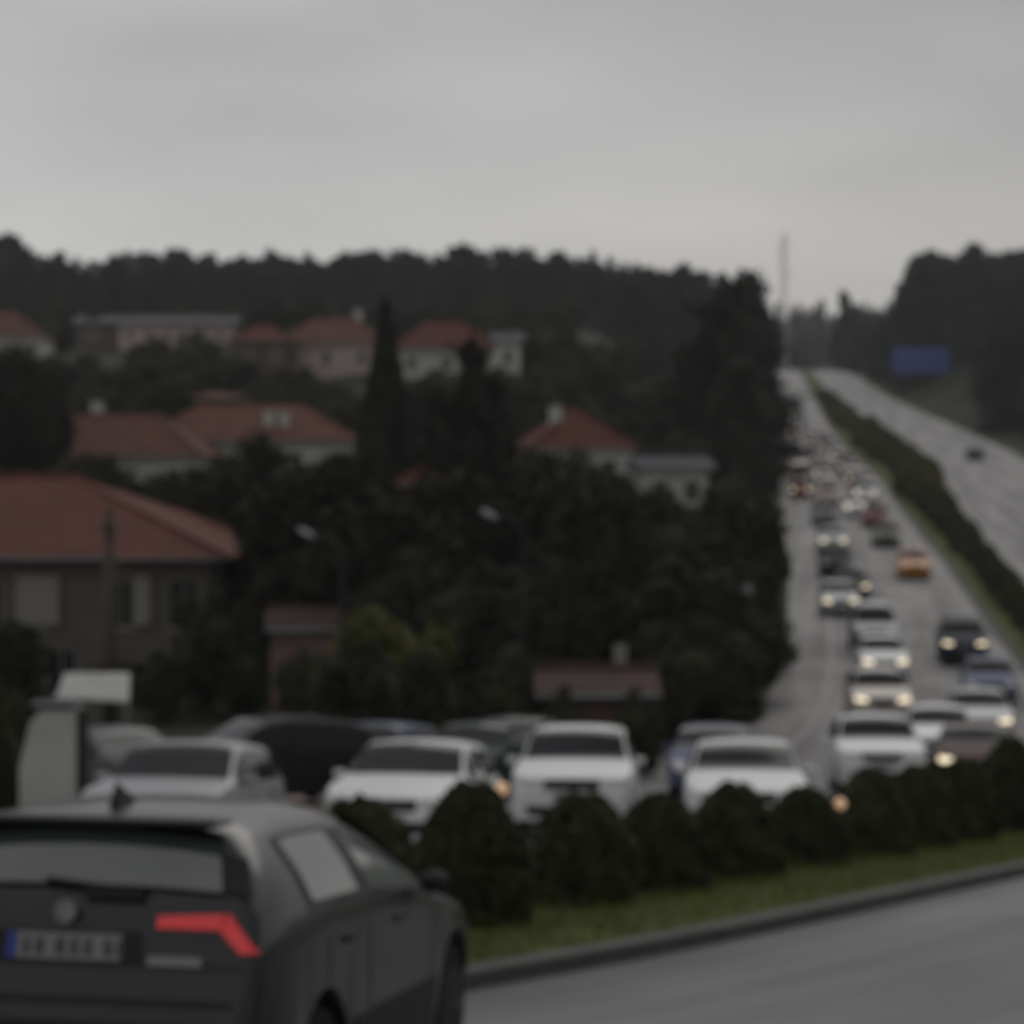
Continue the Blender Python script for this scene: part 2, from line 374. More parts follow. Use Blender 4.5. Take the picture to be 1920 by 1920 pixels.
ribbon('side_road', ql, lambda y: ql(y) + max(0.02, 7.5 * sstep((y - 40) / 8) * (1 - sstep((y - 60) / 11))), 41, 70, 0.010, M['asphalt'], 15)
# painted lines
def line_at(f, Y0, Y1, w, parent, name='edge_line'):
    return ribbon(name, lambda y: f(y) - w / 2, lambda y: f(y) + w / 2, Y0, Y1, 0.012, M['paint'], 2, parent=parent, kind=None)
line_at(lambda y: ql(y) - 2.0, 47, 700, 0.22, rq)
line_at(lambda y: mhalf(y) + .45, 10, 700, 0.16, rq)
line_at(lambda y: -mhalfA(y) - .55, 42, 700, 0.14, ra)
line_at(lambda y: -mhalf(y) - wa(y) + .9, -10, 700, 0.16, ra)
def dashes(f, Y0, Y1, w, parent, ln=3.0, gap=5.0):
    Y = Y0
    while Y < Y1:
        mb = MB(); n = 3; vs = []
        for i in range(n):
            y = Y + ln * i / (n - 1)
            for s in (-1, 1):
                px, py = off(y, f(y) + s * w / 2); vs.append((px, py, zr(py) + .012))
        mb.add(vs, [(0, 1, 3, 2), (2, 3, 5, 4)])
        me = mb.mesh('lane_dash', M['paint'], fix=False)
        if me.polygons[0].normal.z < 0: me.flip_normals()
        link('lane_dash', me, parent)
        Y += ln + gap
dashes(lambda y: mhalf(y) + (ql(y) - 2.0 - mhalf(y)) / 2 + .1, 24, 330, 0.16, rq)
dashes(lambda y: -mhalf(y) - .55 - 3.75, 6, 330, 0.16, ra)
dashes(lambda y: -mhalf(y) - .55 - 7.4, 6, 45, 0.16, ra)

# ------------------------------------------------------------------ vegetation meshes
def leaf_quads(cent, size, flat=0.0, aspect=0.6, outward=None):
    n = len(cent); nr = np.random.normal(size=(n, 3))
    if outward is not None: nr = nr * (1 - flat) + outward * flat * 2
    nr /= np.linalg.norm(nr, axis=1)[:, None] + 1e-9
    up = np.random.normal(size=(n, 3)); a = np.cross(nr, up); a /= np.linalg.norm(a, axis=1)[:, None] + 1e-9
    b = np.cross(nr, a)
    s = size * (0.6 + 0.8 * np.random.rand(n))[:, None]
    a = a * s; b = b * s * aspect
    v = np.stack([cent - a, cent + b, cent + a, cent - b], axis=1).reshape(-1, 3)
    return v
def leaf_mesh(name, v, m, core=None):
    mb = MB(); n = len(v) // 4
    mb.v = [tuple(x) for x in v]; mb.f = [(4*i, 4*i+1, 4*i+2, 4*i+3) for i in range(n)]; mb.m = [0] * n
    if core: mb.add(core.v, core.f)
    return mb.mesh(name, m, fix=False)
def trunk_mesh(name, h, r, limbs=5, crown0=.35, spread=.5):
    mb = MB()
    mb.tube([(0, 0, -1.5), (0.02*h, 0, h*.25), (-.02*h, .02*h, h*.55), (0, 0, h*.86)], [r*1.2, r, r*.65, r*.15], 7)
    for i in range(limbs):
        t = 2 * math.pi * i / limbs + random.random(); z0 = h * (crown0 + .35 * random.random())
        e_ = spread * h * .3
        mb.tube([(0, 0, z0), (math.cos(t)*e_*.5, math.sin(t)*e_*.5, z0 + h*.07), (math.cos(t)*e_, math.sin(t)*e_, z0 + h*.18)], [r*.4, r*.28, r*.08], 5)
    return mb.mesh(name, M['bark'], smooth=True)
def lumpy(rx, rz, zc, seed, n=(14, 9), amp=.16):
    rs = np.random.RandomState(seed); mb = MB(); vs = []
    ph = rs.rand(6) * 6.28
    for j in range(n[1] + 1):
        th = math.pi * j / n[1]
        for i in range(n[0]):
            f = 2 * math.pi * i / n[0]
            k = 1 + amp * (math.sin(3*f + ph[0]) * math.sin(2*th + ph[1]) + .7 * math.sin(5*f + ph[2] + 3*th))
            vs.append((rx*k*math.sin(th)*math.cos(f), rx*k*math.sin(th)*math.sin(f), zc + rz*k*math.cos(th)))
    a = n[0]
    fs = [(j*a+i, (j+1)*a+i, (j+1)*a+(i+1) % a, j*a+(i+1) % a) for j in range(n[1]) for i in range(a)]
    mb.add(vs, fs); return mb
def broad(name, h, r, m, leaves=6000, seed=1, lo=.22, size=.22):
    np.random.seed(seed); random.seed(seed)
    nc = 46; zc = h * (lo + 1) / 2; rz = h * (1 - lo) / 2
    c = np.random.normal(size=(nc, 3)); c /= np.linalg.norm(c, axis=1)[:, None]
    rad = (0.45 + 0.5 * np.random.rand(nc))[:, None]
    c = c * rad * np.array([r, r, rz]) + np.array([0, 0, zc])
    k = np.random.randint(0, nc, leaves); d = np.random.normal(size=(leaves, 3)); d /= np.linalg.norm(d, axis=1)[:, None]
    cr = (r * (.20 + .16 * np.random.rand(nc)))[k][:, None]
    p = c[k] + d * cr * (0.55 + .5 * np.random.rand(leaves))[:, None]
    v = leaf_quads(p, size, .3, .62, d)
    return leaf_mesh(name, v, m, lumpy(r*.62, rz*.66, zc, seed)), trunk_mesh(name + '_trunk', h * .9, .035 * h, 5, .25)
def conifer(name, h, r, m, leaves=2600, seed=1, size=.3, power=.8, bottom=.08):
    np.random.seed(seed); random.seed(seed)
    nb = 70; zb = h * (bottom + (1 - bottom) * np.random.rand(nb) ** 1.15)
    ang = np.random.rand(nb) * 2 * np.pi
    ln = r * np.clip(1.02 - (zb - h*bottom) / (h * (1 - bottom)), .03, 1) ** power * (.65 + .5 * np.random.rand(nb))
    k = np.random.randint(0, nb, leaves); t = np.random.rand(leaves) ** .7
    x = ln[k] * t * np.cos(ang[k]); y = ln[k] * t * np.sin(ang[k]); z = zb[k] - ln[k] * t * .28
    p = np.stack([x, y, z], 1) + np.random.normal(size=(leaves, 3)) * (r * .085)
    tip = np.stack([np.random.normal(size=80) * .12, np.random.normal(size=80) * .12, h * (.86 + .16 * np.random.rand(80))], 1)
    p = np.concatenate([p, tip])
    v = leaf_quads(p, size, 0, .45)
    core = MB(); core.lathe([(r*.5, h*bottom + .3), (r*.55, h*.2), (r*.34, h*.5), (r*.14, h*.8), (.02, h*.97)], 9)
    return leaf_mesh(name, v, m, core), trunk_mesh(name + '_trunk', h * .98, .02 * h, 0)
def cypress(name, h, r, m, leaves=3000, seed=1, size=.16):
    np.random.seed(seed)
    t = np.random.rand(leaves); prof = np.sin(np.pi * np.clip(t * .93 + .07, 0, 1) ** .8) ** .75
    a = np.random.rand(leaves) * 2 * np.pi; rr = r * prof * (.8 + .28 * np.random.rand(leaves) + .10 * np.sin(a * 3 + t * 9))
    p = np.stack([rr * np.cos(a), rr * np.sin(a), .15 + t * (h - .15)], 1)
    o = np.stack([np.cos(a), np.sin(a), 0.6 * np.ones(leaves)], 1)
    v = leaf_quads(p, size, .35, .5, o)
    core = MB(); core.lathe([(max(.02, r*.84*math.sin(math.pi*(q*.93+.07)**.8)**.75), .12 + q*(h-.2)) for q in (0, .1, .25, .45, .65, .82, .93, 1)], 12)
    return leaf_mesh(name, v, m, core), trunk_mesh(name + '_trunk', h * .6, .03 * h, 0)
def cone_bush(name, h, r, m, leaves=4200, seed=1, size=.045):
    np.random.seed(seed)
    t = np.random.rand(leaves) ** 1.2
    def prof(t): return np.clip(1.0 - np.abs(t - .22) * .35, 0, 1) * np.sqrt(np.clip(1 - (np.clip(t - .1, 0, 1) / .92) ** 2.9, 0.001, 1))
    a = np.random.rand(leaves) * 2 * np.pi
    lump = 1 + .09 * np.sin(a * 2 + seed) * np.sin(t * 6 + seed) + .06 * np.sin(a * 5 + t * 11 + seed)
    rr = r * prof(t) * lump * (.93 + .15 * np.random.rand(leaves))
    p = np.stack([rr * np.cos(a), rr * np.sin(a), .03 + t * h * (1 + .03 * np.sin(a * 3))], 1)
    o = np.stack([np.cos(a), np.sin(a), .7 * t], 1)
    v = leaf_quads(p, size, .3, .5, o)
    core = MB(); core.lathe([(float(r*.9*prof(np.array(q))), .02 + q*h*.97) for q in (0, .15, .35, .55, .72, .86, .95, 1.0)], 14)
    return leaf_mesh(name, v, m, core), trunk_mesh(name + '_trunk', h * .5, .05, 0)
def plant(kind, proto, loc, s=1.0, rz=None, label=None, cat='tree', group=None, sz=None):
    crown, trunk = proto
    o = empty(kind, loc, random.random() * 6.28 if rz is None else rz, label, cat, group)
    o.scale = (s, s, sz if sz else s)
    link('crown', crown, o)
    if trunk: link('trunk', trunk, o)
    return o
PB = [cone_bush('hedge_crown', 1.28, .50, M['leaf_hedge'], 5200, s) for s in (3, 11, 23, 31)]
PBL = [cone_bush('hedge_crown_far', 1.28, .58, M['leaf_hedge'], 700, s, .11) for s in (5, 17)]
TB = [broad('broad_crown', 8, 3.6, M['leaf_dark'], 11000, s, .12, .20) for s in (2, 12, 22, 32)]
TM = [broad('mid_crown', 6, 3.0, M['leaf_mid'], 9000, s, .10, .19) for s in (42, 52, 62)]
TL = [broad('lime_crown', 5, 2.4, M['leaf_lime'], 9000, 72, .08, .15)]
TC = [conifer('conifer_crown', 14, 3.6, M['leaf_pine'], 3400, s, .40, .6) for s in (4, 14, 24, 34)]
TD = [conifer('dark_conifer_crown', 12, 3.4, M['leaf_dark'], 5200, s, .30, .55, .04) for s in (6, 16)]
TY = [cypress('cypress_crown', 9, 1.15, M['leaf_dark'], 3600, s, .2) for s in (8, 18)]
TS = [broad('shrub_crown', 2.0, 1.3, M['leaf_mid'], 1500, s, .0, .16) for s in (9, 19)]
TSB = [broad('brown_shrub_crown', 1.6, 1.3, M['leaf_brown'], 1400, s, .0, .15) for s in (29, 39)]
random.seed(21)

# ------------------------------------------------------------------ median hedge
near_lab = ['clipped cone bush beside the front wing of the dark SUV', 'tall cone bush in front of the windscreen of the white hatchback',
            'cone bush below the bonnet of the white off-roader', 'cone bush just past the white off-roader with brown paving showing above it',
            'cone bush hiding the grille of the white car that stands before the side road', 'cone bush to the right of that white car with an amber lamp beside it',
            'cone bush below the silver-white car with the black grille', 'cone bush in front of the red car with lit headlamps',
            'cone bush under the two lit headlamps of the red car', 'cone bush at the picture edge where the hedge climbs highest']
# bushes whose places can be read off the photograph: x in the picture, distance
NEARB = [(672, 18.4, .92), (885, 21.3, .93), (1092, 23.3, .80), (1238, 24.9, .74), (1372, 26.6, .78), (1508, 28.6, .70), (1632, 30.6, .83), (1716, 32.4, .83), (1803, 34.4, .87), (1893, 37.0, 1.08)]
for i, (px, D, s) in enumerate(NEARB):
    x = XA(px, D)
    b = plant('hedge_bush', PB[i % 4], (x, D, zr(D) + .09), 1.04, None, near_lab[i], 'bush', 'cone bushes along the near median hedge', sz=s)
y = 15.5
while y > 4:
    plant('hedge_bush', PB[int(y) % 4], (medx(y), y, zr(y) + .09), 1.0, None, 'clipped evergreen cone bush in the long median row', 'bush', 'evergreen bushes along the median'); y -= 2.1
y = 39.0
while y < 215:
    o_ = 0.0 if y < 150 else random.uniform(-.6, .6) * mhalf(y) * .6
    px_, py_ = off(y, o_)
    plant('hedge_bush', PB[int(y) % 4] if y < 70 else PBL[int(y) % 2], (px_, py_, zr(py_) + .09), random.uniform(.72, 1.25) * (1.0 if y < 120 else 1.08), None,
          'clipped evergreen cone bush in the long median row', 'bush', 'evergreen bushes along the median')
    y += 1.5 if y < 120 else 1.9
for i in range(130):
    y = random.uniform(190, 440); px_, py_ = off(y, random.uniform(-.85, .85) * max(.3, mhalf(y) - .8))
    plant('median_shrub', TSB[i % 2], (px_, py_, zr(py_) + .05), random.uniform(.6, 1.05), None, 'brownish shrub growing on the wide part of the median', 'shrub', 'brownish shrubs on the wide median')
# grass blades on the near median strip
def blades():
    mb = MB(); rnd = random.Random(5)
    for i in range(30000):
        y = 9 + 31 * rnd.random() ** 1.3; o = rnd.uniform(-(mhalfA(y) - .33), mhalf(y) - .33)
        x, yy = off(y, o); z = zr(yy) + .095
        h = rnd.uniform(.05, .15); a = rnd.random() * 6.28; w = .008
        dx, dy = math.cos(a) * w, math.sin(a) * w; bx, by = rnd.uniform(-.05, .05), rnd.uniform(-.05, .05)
        k = len(mb.v)
        mb.v += [(x-dx, yy-dy, z), (x+dx, yy+dy, z), (x+bx, yy+by, z+h)]; mb.f.append((k, k+1, k+2)); mb.m.append(0)
    o = mb.build('grass', M['grass'], fix=False)
    tag(o, 'yellowish green grass along the kerb in front of the hedge', 'grass', kind='stuff')
blades()

# ------------------------------------------------------------------ houses
def facade(mb, w, h, wins, T):
    """Wall panel in local (u, v) with real openings; T maps (u, v, depth) to a point; depth > 0 is inward."""
    us = sorted({0, w, *[a for q_ in wins for a in (q_[0], q_[0] + q_[2])]}); vs = sorted({-5.0, h, *[a for q_ in wins for a in (q_[1], q_[1] + q_[3])]})
    def inside(u, v): return any(q_[0] < u < q_[0]+q_[2] and q_[1] < v < q_[1]+q_[3] for q_ in wins)
    for i in range(len(us)-1):
        for j in range(len(vs)-1):
            if inside((us[i]+us[i+1])/2, (vs[j]+vs[j+1])/2): continue
            mb.add([T(us[i], vs[j], 0), T(us[i+1], vs[j], 0), T(us[i+1], vs[j+1], 0), T(us[i], vs[j+1], 0)], [(0, 1, 2, 3)])
    d = .16
    for (u, v, a, b) in wins:
        c = [(u, v), (u+a, v), (u+a, v+b), (u, v+b)]
        for k in range(4):
            p, q_ = c[k], c[(k+1) % 4]
            mb.add([T(*p, 0), T(*q_, 0), T(*q_, d), T(*p, d)], [(0, 1, 2, 3)])
def house(label, px, D, y_eave, w, dep, hgt, rh, yaw=0, roof='hip', wall='wall_white', tile='tile_red', wins=None, swins=None, chimney=None, over=.5, cat='house', name='house', group='red roofed houses on the hillside', zbase=None):
    """Front centre of the eave line lies at picture point (px, y_eave) at distance D."""
    e_ = P(px, y_eave, D)
    root = empty(name, (e_.x, e_.y, e_.z - hgt), R(yaw), label, cat, group)
    wall_mb = MB()
    if wins is None:
        n = max(2, int(w / 2.9)); wins = []
        for st in range(max(1, int(hgt / 2.7))):
            for i in range(n): wins.append((w * (i + .5) / n - .55, hgt - 2.1 - 2.75 * st, 1.1, 1.3))
    if swins is None: swins = [(dep * .25 - .5, hgt - 2.1, 1.0, 1.3), (dep * .72 - .5, hgt - 2.1, 1.0, 1.3)]
    Ts = [lambda u, v, d: (u - w/2, d, v), lambda u, v, d: (w/2 - d, u, v), lambda u, v, d: (w/2 - u, dep - d, v), lambda u, v, d: (-w/2 + d, dep - u, v)]
    sets = [wins, swins, [], swins]
    for T, L, ws in zip(Ts, (w, dep, w, dep), sets):
        facade(wall_mb, L, hgt, ws, T)
    wall_mb.build('wall', M[wall], root)
    for T, ws in zip(Ts, sets):
        for (u, v, a, b) in ws:
            fm = MB(); t = .07
            for (u0, v0, u1, v1) in ((u, v, u+a, v+t), (u, v+b-t, u+a, v+b), (u, v+t, u+t, v+b-t), (u+a-t, v+t, u+a, v+b-t), (u+a/2-.03, v+t, u+a/2+.03, v+b-t)):
                q0 = [T(u0, v0, .06), T(u1, v0, .06), T(u1, v1, .06), T(u0, v1, .06)]; q1 = [T(u0, v0, .13), T(u1, v0, .13), T(u1, v1, .13), T(u0, v1, .13)]
                fm.add(q0 + q1, [(0, 1, 2, 3), (7, 6, 5, 4), (0, 4, 5, 1), (1, 5, 6, 2), (2, 6, 7, 3), (3, 7, 4, 0)])
            f_ = fm.build('window', M['frame'], root)
            pm = MB(); pm.add([T(u+t/2, v+t/2, .11), T(u+a-t/2, v+t/2, .11), T(u+a-t/2, v+b-t/2, .11), T(u+t/2, v+b-t/2, .11)], [(0, 1, 2, 3)])
            pm.build('pane', M['pane'], f_)
            sm_ = MB(); c0 = T(u - .08, v, -.07); c1 = T(u + a + .08, v - .07, .05)
            sm_.box(((c0[0]+c1[0])/2, (c0[1]+c1[1])/2, (c0[2]+c1[2])/2), (max(.05, abs(c0[0]-c1[0])), max(.05, abs(c0[1]-c1[1])), .07)); sm_.build('sill', M['frame'], f_)
    rm = MB(); x0, x1, y0, y1 = -w/2 - over, w/2 + over, -over, dep + over; z0 = hgt; z1 = hgt + rh; ym = dep / 2
    t = .14
    if roof == 'hip':
        k = min((y1 - y0) / 2 * .95, (x1 - x0) / 2 - .05); ra_, rb_ = (x0 + k, ym), (x1 - k, ym)
    else:
        ra_, rb_ = (x0, ym), (x1, ym)
    lo = [(x0, y0, z0), (x1, y0, z0), (x1, y1, z0), (x0, y1, z0), (ra_[0], ym, z1), (rb_[0], ym, z1)]
    up = [(a, b, c + t) for a, b, c in lo]
    rm.add(lo + up, [(0, 1, 2, 3), (6, 7, 11, 10), (8, 9, 10, 11), (7, 8, 11), (9, 6, 10), (0, 6, 7, 1), (1, 7, 8, 2), (2, 8, 9, 3), (3, 9, 6, 0)])
    ro = rm.build('roof', M[tile], root)
    rc = MB(); rc.tube([(ra_[0], ym, z1 + t), (rb_[0], ym, z1 + t)], .13, 8)
    if roof == 'hip':
        for (cx, cy), rp_ in (((x0, y0), ra_), ((x0, y1), ra_), ((x1, y0), rb_), ((x1, y1), rb_)): rc.tube([(cx, cy, z0 + t), (rp_[0], rp_[1], z1 + t)], .11, 6)
    else:
        gm = MB()
        for x in (-w/2 + .01, w/2 - .01):
            gm.add([(x, 0, hgt), (x, dep, hgt), (x, ym, hgt + rh * .93)], [(0, 1, 2)])
        gm.build('gable', M[wall], root)
    rc.build('ridge_cap', M[tile], ro, smooth=True)
    gt = MB(); gt.tube([(x0, y0 - .06, z0 + .02), (x1, y0 - .06, z0 + .02)], .07, 8); gt.build('gutter', M['metal'], ro, smooth=True)
    if chimney:
        for (cx, cy) in (chimney if isinstance(chimney, list) else [chimney]):
            cm = MB(); zc_ = z0 + rh * (cy + over) / (dep / 2 + over) if cy < dep / 2 else z1; cm.box((cx, cy, zc_ + .25), (.75, .7, 1.3)); cm.box((cx, cy, zc_ + .97), (.9, .85, .14))
            cm.build('chimney', M['wall_white'], ro)
    return root

# nearest house, bottom left
hA = house('large house at lower left with broad red hipped roof above beige walls', -60, 96, 1048, 19.0, 15, 5.6, 3.1, yaw=-3, wall='wall_beige', tile='tile_red',
           wins=[(9.2, 2.9, 1.6, 1.9), (12.0, 2.9, .8, 1.9), (15.0, 2.9, 1.2, 1.9), (17.4, 2.9, 1.2, 1.9), (9.0, .2, 1.4, 1.9), (12.6, .2, 1.2, 1.9), (16.0, .2, 1.4, 1.9), (3.0, 2.9, 1.3, 1.6), (6.0, 2.9, 1.3, 1.6)], chimney=(-3, 6.5), over=.8)
bal = MB(); bal.box((7.7, -.9, 2.1), (5.4, .14, .75)); bal.box((7.7, -.45, 1.66), (5.4, 1.2, .16)); bal.box((10.35, -.45, 2.1), (.14, 1.0, .75)); bal.build('balcony', M['wall_beige'], hA)
for x, w_ in ((2.8, 1.7), (6.9, .7)):
    pl = MB(); pl.box((x, -.12, 4.0), (w_, .2, 1.9)); pl.build('pale_panel', M['frame'], hA)
house('low reddish annex right of the lower left house', 572, 82, 1182, 2.3, 3.5, 3.6, .5, yaw=4, roof='gable', wall='wall_rose', tile='tile_brown', wins=[(.7, 1.0, 1.2, 1.2)], swins=[], group=None, cat='annex', name='annex', over=.2)
# mid row, left
house('wide tile roofed house on the left slope with its chimney at the west end', 165, 172, 858, 15.5, 8, 5.2, 3.0, yaw=-9, tile='tile_dull', wall='wall_white', chimney=[(-5.4, 2.6), (-1, 5)])
house('tile roofed house at the left edge of the middle row', 10, 167, 866, 10.5, 8, 5.0, 2.4, yaw=4, tile='tile_dull', wall='wall_white')
house('tile roofed house with two pale dormers behind the round dark trees', 475, 178, 828, 15.0, 8, 5.2, 2.7, yaw=8, tile='tile_dull', wall='wall_white', chimney=[(1.2, 1.6), (2.3, 1.5)])
house('pale upper storey rising between the two wide roofs on the slope', 405, 192, 748, 3.6, 4, 4.6, .5, yaw=0, tile='tile_dull', wall='wall_beige', wins=[(.4, 2.7, 1.0, 1.2), (2.2, 2.7, 1.0, 1.2)], swins=[])
# upper row
house('long pale low building with pinkish walls below the forest edge', 330, 300, 608, 14.0, 8, 3.0, 1.2, yaw=0, tile='tile_grey', wall='wall_pink', roof='gable', cat='building', name='long_building', wins=[(1.0 + 2.2 * i, 1.2, .8, .9) for i in range(6)])
house('grey roofed low house beside the long pinkish building', 205, 306, 606, 8.5, 8, 2.6, 1.0, yaw=0, tile='tile_grey', wall='wall_beige', roof='gable')
house('brown roofed house cut by the left picture edge under the forest', 5, 285, 632, 10, 9, 4.5, 3.2, yaw=5, tile='tile_dull', wall='wall_white')
house('red roofed house with rosy walls left of the tall cypress', 612, 262, 645, 11.5, 8, 5.0, 2.9, yaw=-8, tile='tile_dull', wall='wall_pink', chimney=(2.4, 5))
house('red roofed house with long ridge right of the tall cypress', 838, 258, 655, 11.0, 8, 5.4, 3.0, yaw=6, tile='tile_red', wall='wall_white')
house('brick coloured low house left of the rosy walled one', 490, 258, 640, 6.0, 5, 3.4, 1.7, yaw=0, tile='tile_red', wall='wall_brown')
house('narrow white gabled house beside the long red ridge', 952, 250, 640, 2.6, 5, 5.0, .9, yaw=0, roof='gable', tile='tile_grey', wall='wall_white', wins=[(.8, 2.8, 1.0, 1.3)])
house('white house with bright red hipped roof in the middle of the hillside', 1098, 176, 842, 7.0, 7, 4.6, 2.9, yaw=14, tile='tile_red', wall='wall_white', chimney=(-1.6, 2.4))
house('small tiled hut showing above the dark trees', 785, 126, 912, 2.3, 3, 2.6, .8, yaw=-5, tile='tile_red', wall='wall_brown', wins=[(.7, 1.2, .9, .9)], swins=[])
house('slate roofed house half lost among trees near the forest', 1115, 235, 732, 3.4, 5, 3.5, .9, yaw=0, tile='tile_grey', wall='wall_brown')
house('brown roofed shed behind the white off-roader on the forecourt', 1120, 64, 1304, 2.3, 3.0, 3.0, .45, yaw=0, tile='tile_brown', wall='wall_brown', roof='gable', wins=[(.5, 1.1, .7, .9), (1.6, 1.1, .7, .9)], swins=[], cat='shed', name='shed', group=None)
house('white walled bungalow beside the dark conifers near the road', 1268, 168, 880, 4.4, 5, 3.0, .8, yaw=6, tile='tile_grey', wall='wall_white', roof='gable')

# ------------------------------------------------------------------ trees
def on_ground(x, y): return terrain(x, y) - .15
def tree_at(kind, protos, i, px, D, y_top, base_h, label, group=None, widen=1.0, s_max=None, cat='tree'):
    """Tree whose top reaches picture row y_top; it stands on the ground there."""
    x = XA(px, D); g = on_ground(x, D); top = CZ - (y_top - 900) / FPX * D
    s = max(.25, (top - g) / base_h)
    return plant(kind, protos[i % len(protos)], (x, D, g), s * widen, None, label, cat, group, sz=s)
big = [(420, 118, 930, 'dark tree rising behind the right tip of the near red roof', 1.0), (335, 114, 868, 'broad dark tree just right of the lower left roof', 1.0), (515, 112, 838, 'tallest round dark tree in front of the two wide roofs', 1.0), (640, 90, 878, 'dark tree below the columnar cypress', 1.05),
       (545, 100, 985, 'dark tree crown over the pale balcony', .9), (625, 98, 1060, 'lower dark tree behind the reddish annex', .9), (870, 92, 905, 'dark tree below the spreading conifer', 1.05), (1010, 94, 878, 'broad dark tree in the middle below the red hipped roof', 1.05),
       (1110, 88, 905, 'dark tree at the edge of the black grove', .9), (900, 80, 1040, 'low dark crown filling the middle of the grove', 1.05), (1050, 76, 1075, 'low dark crown above the brown roofed shed', 1.0), (760, 86, 960, 'dark tree under the small tiled hut', 1.0)]
for i, (px, D, yt, lab, wd) in enumerate(big): tree_at('broadleaf_tree', TB, i, px, D, yt, 8, lab, None, wd)
mid = [(1215, 98, 930, 'olive green tree below the white bungalow', 1.0), (1330, 100, 925, 'olive tree beside the bend of the road', 1.0), (1388, 104, 985, 'olive tree leaning over the road shoulder', .8), (1260, 80, 1060, 'bushy olive tree above the forecourt corner', 1.05),
       (1368, 84, 1130, 'low round tree at the inner side of the bend', 1.1), (1300, 72, 1175, 'round bush mass at the head of the forecourt', 1.1), (1398, 92, 1090, 'small tree hugging the road edge', .7), (1240, 68, 1240, 'dark shrub tree beside the shed', .7),
       (950, 66, 1230, 'olive bush behind the parked green car', 1.0), (1000, 72, 1245, 'small bush left of the shed', .8)]
for i, (px, D, yt, lab, wd) in enumerate(mid): tree_at('leafy_tree', TM, i, px, D, yt, 6, lab, None, wd)
tree_at('lime_tree', TL, 0, 735, 66, 1130, 5, 'yellow green tree standing behind the white hatchback', None, .85)
tree_at('broadleaf_tree', TB, 1, 700, 62, 1200, 8, 'dark tree left of the yellow green one', None, 1.1)
tree_at('broadleaf_tree', TB, 2, 600, 66, 1275, 8, 'low dark tree behind the black parked car', None, .8)
tree_at('broadleaf_tree', TB, 3, 10, 72, 1180, 8, 'dark tree at the left edge behind the pale kiosk', None, .9)
tree_at('broadleaf_tree', TB, 0, 45, 150, 660, 8, 'large dark tree at the left edge between two rows of houses', None, .72)
tree_at('broadleaf_tree', TB, 2, -40, 148, 700, 8, 'dark tree cut by the left edge below the brown roof', None, .9)
tree_at('leafy_tree', TM, 1, 300, 245, 660, 6, 'tree in front of the long pinkish building', None, .9)
tree_at('leafy_tree', TM, 2, 430, 240, 668, 6, 'tree below the right end of the long pinkish building', None, .9)
tree_at('leafy_shrub', TM, 2, -6, 45, 1300, 6, 'dark shrub at the left edge beside the pale kiosk', None, .5, cat='shrub')
for px, lab in ((1052, 'shrub at the left corner of the brown roofed shed'), (1192, 'shrub at the right corner of the brown roofed shed')): tree_at('leafy_shrub', TM, px, px, 59, 1300, 6, lab, None, .55, cat='shrub')
for px, D, yt, lab in ((395, 88, 1120, 'dark shrub before the right end of the lower left house'), (300, 84, 1225, 'low shrub below the pale balcony'), (470, 86, 1205, 'low shrub between the lower left house and the reddish annex'), (572, 77, 1228, 'low shrub in front of the reddish annex')): tree_at('leafy_shrub', TM, px, px, D, yt, 6, lab, None, .8, cat='shrub')
tree_at('cypress', TY, 0, 722, 132, 565, 9, 'tall slim dark cypress rising past the red roofs', None, .62)
tree_at('cypress', TY, 1, 700, 126, 700, 9, 'shorter cypress at the foot of the tall slim one', None, .8)
tree_at('dark_conifer', TD, 0, 878, 130, 655, 12, 'dark pointed conifer in front of the long red ridge', None, .85)
tree_at('dark_conifer', TD, 1, 825, 128, 735, 12, 'stout dark conifer between cypress and pointed conifer', None, .8)
tree_at('dark_conifer', TD, 0, 925, 131, 715, 12, 'dark conifer right of the pointed one', None, .7)
for k, (px, D, yt, lab, wd) in enumerate([(1338, 200, 578, 'big broad black pine beside the far road', 1.45), (1385, 240, 535, 'tallest conifer at the end of the ridge beside the road', 1.25), (1292, 198, 655, 'black conifer left of the big one by the far road', 1.3),
                                          (1418, 225, 640, 'conifer overhanging the far shoulder', .6), (1385, 190, 690, 'lower black conifer by the roadside', 1.15), (1420, 198, 800, 'small dark conifer closest to the far shoulder', .6), (1402, 280, 522, 'conifer ending the skyline left of the mast', 1.1)]):
    tree_at('dark_conifer', TD, k, px, D, yt, 12, lab, 'black conifers where the ridge meets the road', wd)
# trees among the houses: places kept clear of the roofs that show
HOUSE_BOX = [(-80, 560, 110, 690, 285), (80, 590, 460, 650, 300), (540, 580, 730, 720, 262), (735, 590, 940, 715, 258), (925, 610, 985, 725, 250), (0, 745, 700, 885, 178), (985, 765, 1200, 880, 176), (1190, 840, 1340, 920, 168), (740, 880, 830, 930, 126)]
random.seed(77); cnt = 0
for k in range(4000):
    D = random.uniform(112, 345); px = random.uniform(-60, 1400); x = XA(px, D)
    Yc = D; d = (x - medx(D))
    if d > -(mhalf(D) + wq(D) + 7): continue
    h = random.uniform(3.0, 6.5); g = on_ground(x, D)
    top = 900 - (g + h - CZ) / D * FPX; hw = h * .5 / D * FPX
    if any(D < b[4] + 6 and b[0] - hw < px < b[2] + hw and top < b[3] - 36 for b in HOUSE_BOX): continue
    if cnt >= 250: break
    pr = random.choice([TM[0], TM[1], TM[2], TB[0], TB[2]]); bh = 6 if pr in TM else 8
    plant('hillside_tree', pr, (x, D, g), h / bh, None, 'dark bushy tree among the houses on the hillside', 'tree', 'bushy trees between the houses'); cnt += 1
